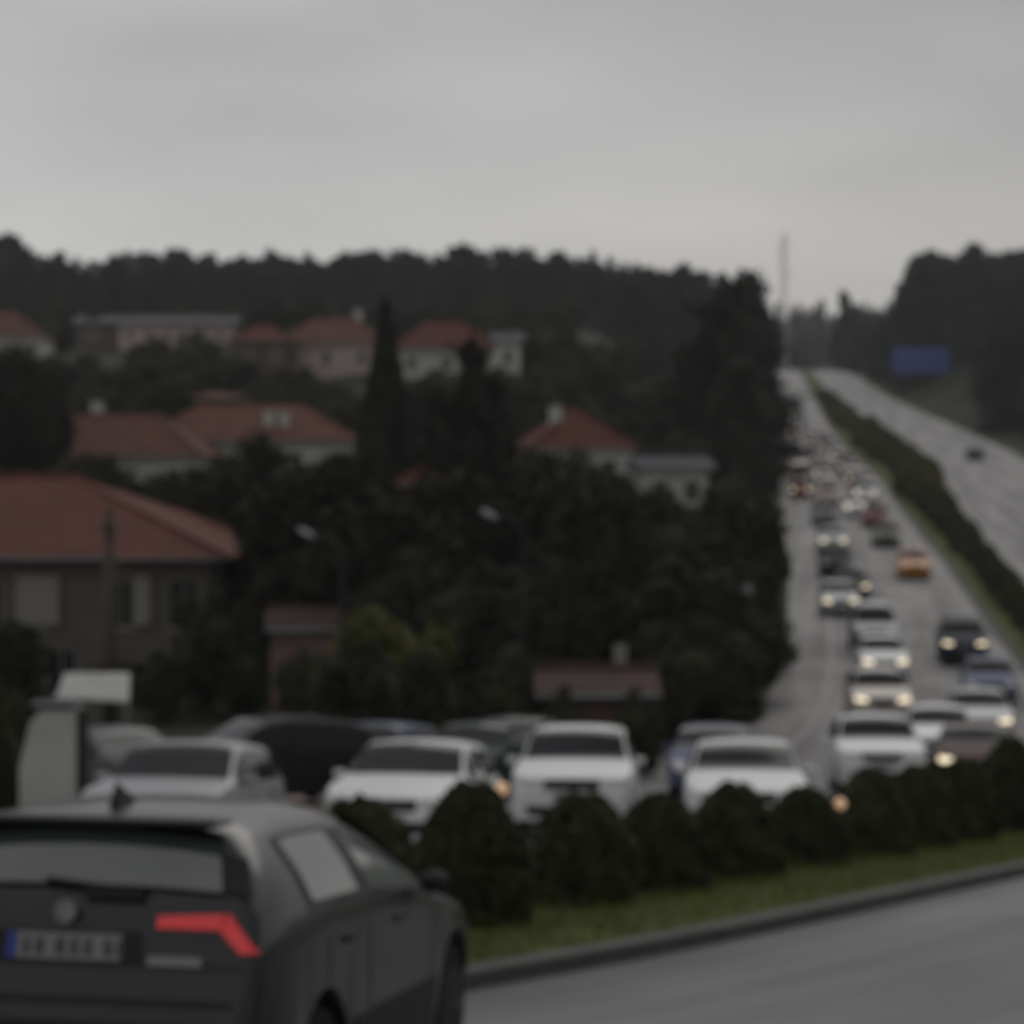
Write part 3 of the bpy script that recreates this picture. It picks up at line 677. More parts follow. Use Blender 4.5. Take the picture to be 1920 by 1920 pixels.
# the forest on the ridge
ridge = curve1([(-200, 478), (0, 474), (20, 455), (60, 474), (250, 480), (450, 484), (620, 484), (800, 474), (900, 476), (1050, 482), (1200, 500), (1300, 516), (1400, 524), (1500, 545)])
random.seed(5)
for row, (D, dy, step) in enumerate([(470, 2, 13), (440, 22, 17), (405, 50, 24)]):
    px = -150
    while px < (1412 if row < 1 else 1395):
        px += step * random.uniform(.7, 1.3); DD = D + random.uniform(-14, 14)
        yt = ridge(px) + dy + random.uniform(-13, 9) + 7 * math.sin(px * .045) * math.sin(px * .013) - (20 if -10 < px < 30 and row == 0 else 0)
        x = XA(px, DD); g = on_ground(x, DD); top = CZ - (yt - 900) / FPX * DD
        s = max(.5, (top - g) / 14)
        plant('ridge_conifer', TC[random.randrange(4)], (x, DD, g), min(s, 1.15) * (random.uniform(.8, 1.15) if row == 0 else random.uniform(1.1, 1.5)), None, 'dark conifer in the forest along the left ridge', 'tree', 'conifers of the ridge forest', sz=s)
# the wood right of the road
random.seed(9); n = 0
edge = curve1([(1600, 610), (1665, 600), (1690, 540), (1715, 485), (1760, 480), (1800, 476), (1830, 462), (1860, 478), (1900, 474), (2000, 462), (2200, 455)])
for row, (D, dy, step, x0) in enumerate([(575, 4, 11, 1664), (530, 10, 14, 1668), (480, 30, 18, 1694), (430, 60, 24, 1842), (385, 105, 32, 1858), (345, 165, 40, 1836)]):
    px = x0
    while px < 2100:
        DD = D + random.uniform(-8, 8); yt = edge(px) + dy + random.uniform(-9, 11)
        x = max(XA(px, DD), medx(DD) + mhalf(DD) + wa(DD) + 4.5); g = on_ground(x, DD); top = CZ - (yt - 900) / FPX * DD; s = max(.35, (top - g) / 14)
        plant('wood_conifer', TC[random.randrange(4)], (x, DD, g), min(s, 1.1) * random.uniform(.95, 1.3), None, 'dark tall conifer in the wood right of the road', 'tree', 'conifers of the wood right of the road', sz=s)
        px += step * random.uniform(.75, 1.3)
for i in range(60):
    y = random.uniform(170, 330); o_ = -(mhalf(y) + wa(y)) - random.uniform(4.5, 20)
    px_, py_ = off(y, o_)
    plant('bank_shrub', TS[i % 2] if i % 3 else TSB[0], (px_, py_, on_ground(px_, py_)), random.uniform(.8, 1.7), None, 'shrub on the bank below the wood right of the road', 'shrub', 'shrubs on the right bank')
random.seed(3)
for i in range(150):
    px = random.uniform(1400, 1730); D = random.uniform(760, 1190); x = XA(px, D)
    plant('far_tree', TC[i % 4], (x, D, terrain(x, D) - .3), random.uniform(.45, .75), None, 'hazy tree on the far hill beyond the road crest', 'tree', 'hazy trees on the far hill')
for px, D, yt, lab in ((1582, 620, 550, 'tallest hazy tree above the road crest'), (1606, 600, 575, 'hazy tree beside the tallest one at the road crest'), (1630, 560, 592, 'low dark tree on the bank below the road crest'), (1652, 520, 592, 'dark tree on the bank left of the blue sign'), (1690, 472, 590, 'dark tree at the left foot of the right wood')):
    tree_at('crest_tree', TC, px, px, D, yt, 14, lab, None, .9)
for i in range(60):
    y = random.uniform(72, 330); o_ = ql(y) + fcw(y) + random.uniform(2.2, 6)
    px_, py_ = off(y, o_)
    plant('roadside_shrub', TS[i % 2], (px_, py_, on_ground(px_, py_)), random.uniform(.7, 1.5), None, 'shrub along the left shoulder of the queue road', 'shrub', 'shrubs along the left shoulder')

# ------------------------------------------------------------------ cars
SPECS = {
 'sedan': dict(W=.90, belt=.95, roof=1.45, wheels=(1.36, -1.32), r=.32, top=[(2.2, .50), (2.19, .66), (2.12, .76), (1.9, .84), (1.5, .92), (1.05, .98), (.78, 1.02), (.22, 1.35), (-.05, 1.43), (-.5, 1.46), (-.95, 1.40), (-1.5, 1.16), (-1.75, 1.08), (-2.0, 1.05), (-2.12, 1.0), (-2.18, .75), (-2.2, .5)],
               ws=(.80, .04), rw=(-1.0, -1.6), side=(-1.42, .72), pillar=-.2),
 'hatchback': dict(W=.89, belt=.98, roof=1.50, wheels=(1.28, -1.26), r=.32, top=[(2.05, .5), (2.04, .66), (1.95, .78), (1.5, .94), (1.0, 1.02), (.80, 1.06), (.24, 1.41), (-.05, 1.49), (-.7, 1.50), (-1.4, 1.45), (-1.62, 1.39), (-1.88, 1.06), (-1.98, .98), (-2.03, .72), (-2.05, .5)],
               ws=(.82, .06), rw=(-1.64, -1.86), side=(-1.6, .66), pillar=-.25),
 'suv': dict(W=.93, belt=1.05, roof=1.63, wheels=(1.36, -1.34), r=.36, top=[(2.22, .55), (2.21, .78), (2.12, .92), (1.7, 1.04), (1.15, 1.11), (.92, 1.15), (.36, 1.53), (.08, 1.61), (-.6, 1.64), (-1.3, 1.61), (-1.78, 1.55), (-1.9, 1.49), (-2.08, 1.12), (-2.14, 1.05), (-2.18, .80), (-2.22, .72), (-2.225, .55)],
               ws=(.94, .18), rw=(-1.88, -2.06), side=(-1.76, .8), pillar=-.2),
 'near_suv': dict(tumble=.29, bslope=.075, W=.94, belt=1.12, roof=1.64, wheels=(1.36, -1.34), r=.37, top=[(2.22, .50), (2.20, .66), (2.08, .78), (1.7, .91), (1.2, 1.02), (.86, 1.07), (.18, 1.45), (-.15, 1.56), (-.6, 1.61), (-1.3, 1.62), (-1.80, 1.585), (-1.86, 1.57), (-2.07, 1.29), (-2.12, 1.255), (-2.15, 1.20), (-2.175, 1.0), (-2.185, .93), (-2.235, .90), (-2.26, .84), (-2.27, .55)],
               ws=(.85, -.10), rw=(-1.865, -2.075), side=(-1.72, .8), pillar=-.2),
 'minibus': dict(W=.99, belt=1.28, roof=2.42, wheels=(1.75, -1.6), r=.36, top=[(2.75, .55), (2.74, .82), (2.66, 1.02), (2.3, 1.20), (2.15, 1.27), (1.5, 2.18), (1.25, 2.36), (.4, 2.42), (-2.2, 2.40), (-2.6, 2.32), (-2.70, 1.25), (-2.74, .8), (-2.75, .55)],
               ws=(2.16, 1.42), rw=(-2.62, -2.68), side=(-2.3, 1.75), pillar=.9),
 'mpv': dict(W=.93, belt=1.10, roof=1.80, wheels=(1.38, -1.36), r=.34, top=[(2.2, .52), (2.19, .74), (2.1, .90), (1.75, 1.03), (1.4, 1.10), (1.25, 1.14), (.6, 1.62), (.3, 1.75), (-.3, 1.80), (-1.5, 1.78), (-2.0, 1.72), (-2.08, 1.62), (-2.17, 1.12), (-2.2, .8), (-2.21, .52)],
               ws=(1.27, .34), rw=(-2.07, -2.15), side=(-1.95, 1.0), pillar=.1),
}
def smooth_poly(top, step=.07):
    pts = [Vector(p) for p in top]; out = []
    for a, b in zip(pts, pts[1:]):
        n = max(1, int((b - a).length / step + .5))
        for k in range(n): out.append(a.lerp(b, k / n))
    out.append(pts[-1])
    for it in range(3):
        o2 = out[:]
        for i in range(1, len(out) - 1): o2[i] = out[i] * .5 + (out[i-1] + out[i+1]) * .25
        out = o2
    return out
def sections(sp):
    Lf, Lr = sp['top'][0][0], sp['top'][-1][0]; secs = []
    for v in smooth_poly(sp['top']):
        x, zt = v.x, v.y
        e_ = x / Lf if x > 0 else x / Lr
        q_ = max(0, (e_ - .62) / .38)
        Wx = sp['W'] * (1 - (.17 if x > 0 else .11) * q_ ** 2.6)
        z0 = .23 + .06 * max(0, (e_ - .8) / .2)
        za = 0
        for xw in sp['wheels']:
            RR = sp['r'] + .06
            if abs(x - xw) < RR: za = max(za, sp['r'] + math.sqrt(RR*RR - (x-xw)**2) - .01)
        zb = min(sp['belt'] + .03 * max(0, -x / 2) - sp.get('bslope', 0) * max(-.5, x), zt - .02)
        z0e = max(z0, za); zb = max(zb, z0e + .06)
        u = max(0, min(1, (zt - zb) / (sp['roof'] - sp['belt'])))
        wt = Wx * (.965 - sp['tumble'] * u) if 'tumble' in sp else Wx * (.93 - .17 * u ** .8); ztt = max(zt, zb + .015)
        z3 = max(z0 + .42 * (sp['belt'] - z0) if za == 0 else 0, z0e + .03); z3 = min(z3, zb - .02)
        rd = 1.9 if 'tumble' in sp else 1.0; p5 = (Wx * .965, zb); p7 = (wt, ztt - .055 * rd * u - .008)
        pts = [(0, z0e), (Wx*.80, z0e), (Wx*.965, z0e + .012), (Wx, z3), (Wx*.992, lerp(z3, zb, .75)), p5,
               ((p5[0] + p7[0]) / 2 + .022 * u, (p5[1] + p7[1]) / 2), p7, (wt*(.94 if rd == 1 else .90), ztt - .014 * (rd * 2 - 1) * u - .002), (wt*.55, ztt + .012*u + .004), (0, ztt + .018*u + .008)]
        secs.append((x, pts))
    return secs
def side_point(pts, t):
    p5, p6, p7 = pts[5], pts[6], pts[7]
    return (lerp(p5[0], p6[0], t*2), lerp(p5[1], p6[1], t*2)) if t < .5 else (lerp(p6[0], p7[0], t*2-1), lerp(p6[1], p7[1], t*2-1))
def strip_patch(secs, x0, x1, fn, ofs):
    st = [s for s in secs if min(x0, x1) <= s[0] <= max(x0, x1)]; mb = MB(); rows = []
    for k, (x, pts) in enumerate(st):
        a = st[max(0, k-1)]; b = st[min(len(st)-1, k+1)]
        d = Vector((b[0]-a[0], b[1][10][1]-a[1][10][1])); d = d.normalized() if d.length > 1e-6 else Vector((1, 0))
        nrm = Vector((-d.y, d.x)); nrm = nrm if nrm.y > 0 else -nrm
        rows.append([(x + (nrm.x * ofs if len(q_) == 2 else 0), q_[0], q_[1] + (nrm.y * ofs if len(q_) == 2 else 0)) for q_ in fn(pts)])
    n = len(rows[0]); vs = [v for r_ in rows for v in r_]
    mb.add(vs, [(i*n+k, i*n+k+1, (i+1)*n+k+1, (i+1)*n+k) for i in range(len(rows)-1) for k in range(n-1)])
    return mb
def proj_patch(bvh, axis, quad, ofs, nu=6, nv=3, thick=0.0):
    """Patch on the body: quad of four (y,z) (axis x) or (x,z) (axis y) corners projected along the axis."""
    mb = MB(); rows = []; sgn = 1 if axis[0] == '+' else -1; ax = axis[1]
    for j in range(nv + 1):
        for i in range(nu + 1):
            s, t = i / nu, j / nv
            a = Vector(quad[0]).lerp(Vector(quad[1]), s); b = Vector(quad[3]).lerp(Vector(quad[2]), s); c = a.lerp(b, t)
            o = Vector((6*sgn, c.x, c.y)) if ax == 'x' else Vector((c.x, 6*sgn, c.y))
            d = Vector((-sgn, 0, 0)) if ax == 'x' else Vector((0, -sgn, 0))
            h = bvh.ray_cast(o, d)
            p = h[0] if h[0] else bvh.find_nearest(Vector((2.2*sgn, c.x, c.y)) if ax == 'x' else Vector((c.x, .95*sgn, c.y)))[0]
            rows.append(p - d * ofs)
    w = nu + 1; vs = list(rows)
    fs = [(j*w+i, j*w+i+1, (j+1)*w+i+1, (j+1)*w+i) for j in range(nv) for i in range(nu)]
    n0 = len(vs); d = Vector((-sgn, 0, 0)) if ax == 'x' else Vector((0, -sgn, 0))
    vs += [v + d * (ofs + .01) for v in rows]
    rim = [i for i in range(w)] + [j*w+nu for j in range(1, nv+1)] + [nv*w+i for i in range(nu-1, -1, -1)] + [j*w for j in range(nv-1, 0, -1)]
    fs += [(rim[k], rim[(k+1) % len(rim)], n0 + rim[(k+1) % len(rim)], n0 + rim[k]) for k in range(len(rim))]
    mb.add(vs, fs); return mb
def wheel_parts(root, x, y, r, s):
    tm = MB(); w = .21
    tm.lathe([(r*.62, -w/2), (r*.94, -w/2), (r, -w*.32), (r, w*.32), (r*.94, w/2), (r*.62, w/2)], 24, 'y')
    t = tm.build('wheel', M['tyre'], root, smooth=True, sharp=40); t.location = (x, y, r)
    rm = MB(); yo = s * (w/2 - .03)
    rm.lathe([(r*.10, yo + s*.02), (r*.60, yo - s*.03), (r*.64, yo + s*.035), (r*.60, yo + s*.035)], 20, 'y')
    for k in range(5):
        a = 2*math.pi*k/5
        rm.tube([(0, yo + s*.015, 0), (math.cos(a)*r*.6, yo + s*.015, math.sin(a)*r*.6)], .03, 5)
    rm.build('rim', M['rim'], t)
def build_car(kind):
    sp = SPECS[kind]; secs = sections(sp); root = empty('car', (0, 0, 0)); r = sp['r']
    mb = MB(); K = 11; ring = []
    for x, pts in secs:
        full = [(x, p[0], p[1]) for p in pts] + [(x, -p[0], p[1]) for p in pts[9:0:-1]]
        ring.append(full)
    n = len(ring[0]); vs = [v for q_ in ring for v in q_]
    fs = [(i*n+k, i*n+(k+1) % n, (i+1)*n+(k+1) % n, (i+1)*n+k) for i in range(len(ring)-1) for k in range(n)]
    fs += [tuple(range(n)), tuple(range((len(ring)-1)*n, len(ring)*n))[::-1]]
    mb.add(vs, fs)
    body = mb.build('body', PM['white'], root, smooth=True, sharp=48)
    bvh = BVHTree.FromPolygons([v.co for v in body.data.vertices], [tuple(p.vertices) for p in body.data.polygons])
    def top_fn(pts, f=.96):
        w = pts[7][0] * f
        return [(w * q_, lerp(pts[10][1], pts[8][1], abs(q_) ** 2.2)) for q_ in (-1, -.75, -.4, 0, .4, .75, 1)]
    strip_patch(secs, *sp['ws'], top_fn, .012).build('windshield', M['glass'], root, smooth=True)
    strip_patch(secs, *sp['rw'], lambda p: top_fn(p, .84 if kind == 'near_suv' else .90), .024 if kind == 'near_suv' else .012).build('rear_window', M['glass_light' if kind == 'near_suv' else 'glass'], root, smooth=True)
    spans = [(sp['pillar'] + .04, sp['side'][1]), (sp['side'][0], sp['pillar'] - .04)]
    if kind == 'near_suv': spans = [(-.52, .62), (-1.48, -.64)]
    if kind == 'minibus': spans = [(.95, 1.9), (-.6, .85), (-2.3, -.7)]
    for s in (1, -1):
        if kind == 'near_suv':
            strip_patch(secs, -1.58, .70, lambda pts, s=s: [(s * (side_point(pts, t)[0] + .005), side_point(pts, t)[1], 0) for t in (.03, .3, .5, .7, .95)], .0).build('window_trim', M['plastic'], root, smooth=True)
        for a, b in spans:
            def sfn(pts, s=s): return [(s * (side_point(pts, t)[0] + .010), side_point(pts, t)[1], 0) for t in (.10, .3, .5, .7, .9)]
            strip_patch(secs, a, b, sfn, .0).build('side_window', M['glass_sky_tint' if kind == 'near_suv' else 'glass'], root, smooth=True)
    for xw in sp['wheels']:
        for s in (1, -1): wheel_parts(root, xw, s * (sp['W'] - .13), r, s)
    zl = {'sedan': .70, 'hatchback': .73, 'suv': .84, 'near_suv': .70, 'minibus': .92, 'mpv': .84}[kind]; W_ = sp['W']
    for s in (1, -1):
        h = proj_patch(bvh, '+x', [(s*W_*.50, zl-.05), (s*W_*.90, zl-.02), (s*W_*.90, zl+.10), (s*W_*.50, zl+.06)], .012, 7, 3)
        h.build('headlight', M['lamp_off'], root, smooth=True, sharp=50)
    tz = {'sedan': .86, 'hatchback': .92, 'suv': 1.0, 'near_suv': 1.18, 'minibus': 1.1, 'mpv': 1.1}[kind]
    if kind != 'near_suv':
        for s in (1, -1):
            proj_patch(bvh, '-x', [(s*W_*.58, tz-.08), (s*W_*.90, tz-.10), (s*W_*.90, tz+.09), (s*W_*.58, tz+.06)], .012, 6, 3).build('tail_light', M['tail_off'], root, smooth=True, sharp=50)
    g = proj_patch(bvh, '+x', [(-W_*.44, zl-.10), (W_*.44, zl-.10), (W_*.46, zl+.05), (-W_*.46, zl+.05)], .010, 8, 3); g.build('grille', M['plastic'], root, smooth=True, sharp=50)
    g = proj_patch(bvh, '+x', [(-W_*.68, .36), (W_*.68, .36), (W_*.74, .50), (-W_*.74, .50)], .010, 8, 3); g.build('lower_grille', M['plastic'], root, smooth=True, sharp=50)
    pf = MB(); xf = sp['top'][0][0]; pf.box((xf + .012, 0, zl - .19), (.02, .52, .11)); pf.build('license_plate', M['plate'], root)
    mx_ = sp['ws'][0] - .33
    for s in (1, -1):
        mm = MB(); zz = sp['belt'] + .07
        mm.lathe([(.02, -.10), (.07, -.09), (.085, 0), (.07, .08), (.02, .10)], 10, 'y', (0, 0, 0))
        o = mm.build('mirror', PM['white'], root, smooth=True); o.location = (mx_, s * (W_ + .055), zz); o.scale = (.8, .85, .8)
    for s in (1, -1):
        for hx in ((.15, -.85) if kind != 'minibus' else (1.1,)):
            proj_patch(bvh, '+y' if s > 0 else '-y', [(hx-.18, sp['belt']-.13), (hx, sp['belt']-.13), (hx, sp['belt']-.10), (hx-.18, sp['belt']-.10)], .02, 3, 1).build('door_handle', M['plastic'], root, smooth=True, sharp=50)
    if kind in ('suv', 'mpv'):
        for s in (1, -1):
            rr = MB(); rz_ = sp['roof']; yy = s * W_ * .66
            rr.tube([(-.1, yy, rz_ - .03), (-.25, yy, rz_ + .045), (-1.3, yy, rz_ + .03), (-1.5, yy, rz_ - .05)], .018, 6); rr.build('roof_rail', M['plastic'], root, smooth=True)
    return root, bvh, secs
PM['charcoal'] = mat('paint_charcoal', (.020, .021, .023), .32, coat=.30, spec=.30, metal=.1)
PROTO = {}
def paint(root, col):
    for ch in kids(root):
        b = ch.name.split('.')[0]
        if b in ('body', 'mirror'):
            ch.material_slots[0].link = 'OBJECT'; ch.material_slots[0].material = PM[col]
def lamps(root, on):
    for ch in kids(root):
        if ch.name.split('.')[0] == 'headlight':
            ch.material_slots[0].link = 'OBJECT'; ch.material_slots[0].material = M['lamp_on' if on else 'lamp_off']
FARSKIP = ('door_handle', 'roof_rail', 'lower_grille', 'license_plate')
def pitch_at(D): return math.atan2(zprof(D + 1) - zprof(D - 1), 2.0)
def car(kind, col, px, D, yaw, label, lit=False, group='cars queuing towards the camera', name='car', skip=(), xy=None, cat='car', dz=0.0):
    """yaw: heading, degrees; 0 = straight towards the camera, positive = nose turned to the viewer's left; 180 = driving away."""
    if kind not in PROTO:
        PROTO[kind] = build_car(kind); o = PROTO[kind][0]; PROTO[kind + '_used'] = False
    x, y = (XA(px, D), D) if xy is None else xy
    if not PROTO[kind + '_used'] and not skip: o = PROTO[kind][0]; PROTO[kind + '_used'] = True
    else: o = copy_tree(PROTO[kind][0], None, skip)
    o.name = name
    f = Vector((-math.sin(R(yaw)), -math.cos(R(yaw)), 0))
    slope = (zprof(y + 1) - zprof(y - 1)) / 2
    fz = f.y * slope; fwd = Vector((f.x, f.y, fz)).normalized()
    left = Vector((-f.y, f.x, 0)).normalized(); up = fwd.cross(left).normalized()
    o.matrix_world = Matrix(((fwd.x, left.x, up.x, x), (fwd.y, left.y, up.y, y), (fwd.z, left.z, up.z, zr(y) + .012 + dz), (0, 0, 0, 1)))
    paint(o, col); lamps(o, lit); tag(o, label, cat, group)
    return o

# --- the dark SUV in front
suv = car('near_suv', 'charcoal', 160, 12.35, 180 + 11.3, 'dark grey SUV driving away in front with its red tail lamp lit', group='vehicles driving away', xy=(-1.51, 12.57))
bvh = PROTO['near_suv'][1]
for ch in suv.children_recursive:
    b = ch.name.split('.')[0]
    if b in ('mirror', 'rim'):
        ch.material_slots[0].link = 'OBJECT'; ch.material_slots[0].material = M['plastic']
    if b == 'mirror': ch.scale = (.7, .75, .7); ch.location.z -= .05
def on_suv(name, quad, m, ofs=.015, nu=8, nv=3, axis='-x'):
    return proj_patch(bvh, axis, quad, ofs, nu, nv).build(name, m, suv, smooth=True, sharp=50)
for s in (1, -1):
    on_suv('tail_light', [(s*.41, 1.150), (s*.70, 1.150), (s*.70, 1.215), (s*.41, 1.20)], M['tail'], .02)
    on_suv('tail_light', [(s*.70, 1.14), (s*.79, 1.055), (s*.865, 1.06), (s*.72, 1.22)], M['tail'], .02, 8, 4)
strip_patch(PROTO['near_suv'][2], -1.90, -2.10, lambda pts: [(pts[7][0] * q_, lerp(pts[10][1], pts[8][1], abs(q_) ** 2.2)) for q_ in (-1, -.75, -.4, 0, .4, .75, 1)], .006).build('window_surround', M['plastic'], suv, smooth=True)
on_suv('tailgate_seam', [(-.80, .985), (.80, .985), (.80, 1.0), (-.80, 1.0)], M['plastic'], .004)
on_suv('plate_recess', [(-.36, 1.0), (.36, 1.0), (.34, 1.13), (-.34, 1.13)], M['plastic'], .004)
pr = on_suv('license_plate', [(-.26, 1.008), (.26, 1.008), (.26, 1.118), (-.26, 1.118)], M['plate'], .014, 4, 1)
def on_plate(name, quad, m, ofs): return proj_patch(bvh, '-x', quad, ofs, 2, 1).build(name, m, pr)
on_plate('blue_band', [(.26, 1.009), (.215, 1.009), (.215, 1.117), (.26, 1.117)], M['plate_blue'], .018)
cx_ = .185
for wd, gp in ((.035, .02), (.045, .045), (.05, .02), (.04, .02), (.04, .05), (.04, .018), (.04, .02)):   # blurred dark marks of the plate
    on_plate('plate_mark', [(cx_, 1.03), (cx_ - wd, 1.03), (cx_ - wd * .8, 1.098), (cx_ - wd * .1, 1.098)], M['ink'], .018); cx_ -= wd + gp
em = MB(); em.lathe([(.050, 0), (.050, .012), (.036, .014), (.034, .006)], 20, 'x'); emo = em.build('emblem', M['metal'], suv, smooth=True, sharp=40); emo.location = (-2.165, 0, 1.205); emo.rotation_euler = (0, R(-8), R(180))
on_suv('badge', [(-.38, .995), (-.62, .995), (-.62, 1.035), (-.38, 1.035)], M['metal'], .012, 6, 1)
on_suv('rear_bumper', [(-.86, .42), (.86, .42), (.90, .86), (-.90, .86)], M['plastic'], .006, 14, 5)
on_suv('bumper_strip', [(-.80, .76), (.80, .76), (.82, .83), (-.82, .83)], PM['charcoal'], .014, 14, 2)
sp_ = MB(); sp_.box((-1.90, 0, 1.585), (.20, 1.24, .035)); so = sp_.build('spoiler', PM['charcoal'], suv); bv = so.modifiers.new('bevel', 'BEVEL'); bv.width = .015; bv.segments = 2
wp = MB(); wp.tube([(-2.105, -.26, 1.30), (-2.09, .12, 1.335)], .014, 6); wp.box((-2.10, -.20, 1.29), (.06, .26, .06)); wp.build('wiper', M['plastic'], suv)
fin = MB(); fin.add([(-1.62, -.03, 1.60), (-1.30, -.012, 1.62), (-1.62, .03, 1.60), (-1.30, .012, 1.62), (-1.60, 0, 1.74)], [(0, 1, 4), (1, 3, 4), (3, 2, 4), (2, 0, 4)]); fin.build('antenna', M['plastic'], suv)
for xs, zs in ((-1.30, .84), (-.56, .40), (.78, .40)):
    for s in (1, -1):
        proj_patch(bvh, '+y' if s > 0 else '-y', [(xs, zs), (xs + .012, zs), (xs + .012, 1.04), (xs, 1.04)], .003, 1, 6).build('door_seam', M['plastic'], suv)
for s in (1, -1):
    proj_patch(bvh, '+y' if s > 0 else '-y', [(-.84, .27), (.86, .27), (.84, .62), (-.82, .62)], .012, 10, 3).build('sill_shade', M['plastic'], suv)  # black patch that paints shade onto the lower doors

# --- queue, near to far
Q = [
 ('hatchback', 'white', 778, 33.0, 9, 'white hatchback facing the camera between the two tallest cone bushes', False),
 ('hatchback', 'silver', 345, 31.0, 8, 'silver car whose windscreen shows just above the SUV roof', False),
 ('suv', 'white', 1083, 38.5, 4, 'white off-roader with upright dark windscreen in front of the brown shed', False),
 ('sedan', 'white', 1395, 37.2, 4, 'white sedan before the side road, bonnet ends shining over the bushes', False),
 ('sedan', 'blue', 1340, 50.0, 6, 'blue grey car half hidden behind the white sedan by the side road', False),
 ('hatchback', 'green', 895, 50.0, 18, 'dark green car behind the white hatchback', False),
 ('hatchback', 'blue', 700, 49.0, 20, 'bluish car whose roof corner peeps out left of the white hatchback', False),
 ('hatchback', 'black', 965, 55.0, 12, 'black car showing between the dark green car and the white off-roader', False),
 ('suv', 'white', 1640, 52.0, 4, 'white car with black grille leading the middle lane past the bend', False),
 ('sedan', 'maroon', 1832, 52.5, 10, 'dark red car with both headlamps lit at the right end of the queue', True),
 ('sedan', 'white', 1757, 63.0, 6, 'white sedan beside the red car with lit headlamps', False),
 ('sedan', 'silver', 1835, 70.0, 8, 'silver car behind the red one in the lane by the hedge', True),
 ('suv', 'cream', 1645, 76.0, 4, 'cream car with warm headlamps lit behind the one with the black grille', True),
 ('hatchback', 'white', 1652, 91.0, 4, 'white hatchback in the left lane behind the cream car', True),
 ('mpv', 'silver', 1636, 102.0, 4, 'tall silver people carrier behind the white hatchback in the left lane', False),
 ('sedan', 'blue', 1853, 83.0, 9, 'blue car behind the silver one beside the median hedge', False),
 ('suv', 'navy', 1803, 97.0, 7, 'dark blue car in the right lane ahead of the yellow taxi', True),
 ('hatchback', 'silver', 1572, 117.5, 4, 'small silver car left of the tall people carrier near the edge line', True),
 ('sedan', 'black', 1594, 126.0, 4, 'black sedan behind the small silver car', True),
 ('suv', 'black', 1566, 139.0, 5, 'black off-roader following the black sedan', False),
 ('sedan', 'yellow', 1713, 138.0, 7, 'yellow taxi alone in the right lane of the queue', False),
 ('sedan', 'olive', 1660, 160.0, 7, 'olive grey car behind the yellow taxi', False),
 ('hatchback', 'silver', 1560, 156.0, 5, 'silver car with bright bonnet behind the black off-roader', True),
 ('sedan', 'red', 1640, 177.0, 7, 'faded red car two behind the yellow taxi', False),
 ('hatchback', 'white', 1604, 186.0, 7, 'white car left of the faded red one far up the queue', True),
 ('sedan', 'grey', 1545, 178.0, 5, 'dark grey car far up the left lane', False),
]
for k, c, px, D, yaw, lab, lit in Q:
    taxi = c == 'yellow'
    o = car(k, c, px, D, yaw, lab, lit, 'cars queuing towards the camera', skip=() if D < 100 else FARSKIP, dz=.01 if 44 < D < 60 else 0, cat='taxi' if taxi else 'minibus' if k == 'minibus' else 'van' if k == 'mpv' else 'car')
    if taxi:
        tm = MB(); tm.box((-.25, 0, 1.55), (.16, .42, .14)); tm.build('roof_sign', PM['white'], o)
random.seed(12)
cols = ['pink', 'white', 'grey', 'cream', 'maroon', 'silver', 'pink', 'black', 'white', 'red', 'cream', 'pink', 'grey']
k_ = 0
for lane, (o_, Y0, Y1) in enumerate([(lambda y: ql(y) - 3.8, 197, 400), (lambda y: mhalf(y) + 2.5, 200, 330), (lambda y: ql(y) - 1.7, 205, 395)]):
    Y = Y0
    while Y < Y1:
        x, y = off(Y, o_(Y)); c = cols[k_ % len(cols)]; k_ += 1
        car(random.choice(['hatchback', 'sedan', 'suv', 'mpv']) if lane < 2 else random.choice(['hatchback', 'mpv', 'minibus']), c, 0, 0, math.degrees(road_dir(Y)), f"{'pinkish' if c == 'pink' else c} car in the far jam, {('middle lane', 'lane by the median', 'line along the left shoulder')[lane]}", k_ % 2 == 0, 'far cars in the jam up the road', skip=FARSKIP, xy=(x, y))
        Y += random.uniform(8, 12) if lane < 2 else random.uniform(9, 15)
# --- others
car('sedan', 'black', 1812, 275, 180 + math.degrees(road_dir(275)), 'lone dark car driving away on the empty far carriageway', False, 'vehicles driving away', skip=FARSKIP, xy=off(275, -mhalf(275) - 5.3))
car('suv', 'black', 490, 47.0, 62, 'black car parked sideways on the forecourt behind the SUV', False, 'vehicles on the forecourt', dz=.014)
car('sedan', 'grey', 225, 47.0, -38, 'grey car parked beside the pale kiosk', False, 'vehicles on the forecourt', dz=.014)

for k, v in list(PROTO.items()):                       # a first-built car that was only copied from is not part of the scene
    if k.endswith('_used') and not v:
        r_ = PROTO[k[:-5]][0]
        for o in list(r_.children_recursive) + [r_]: bpy.data.objects.remove(o, do_unlink=True)

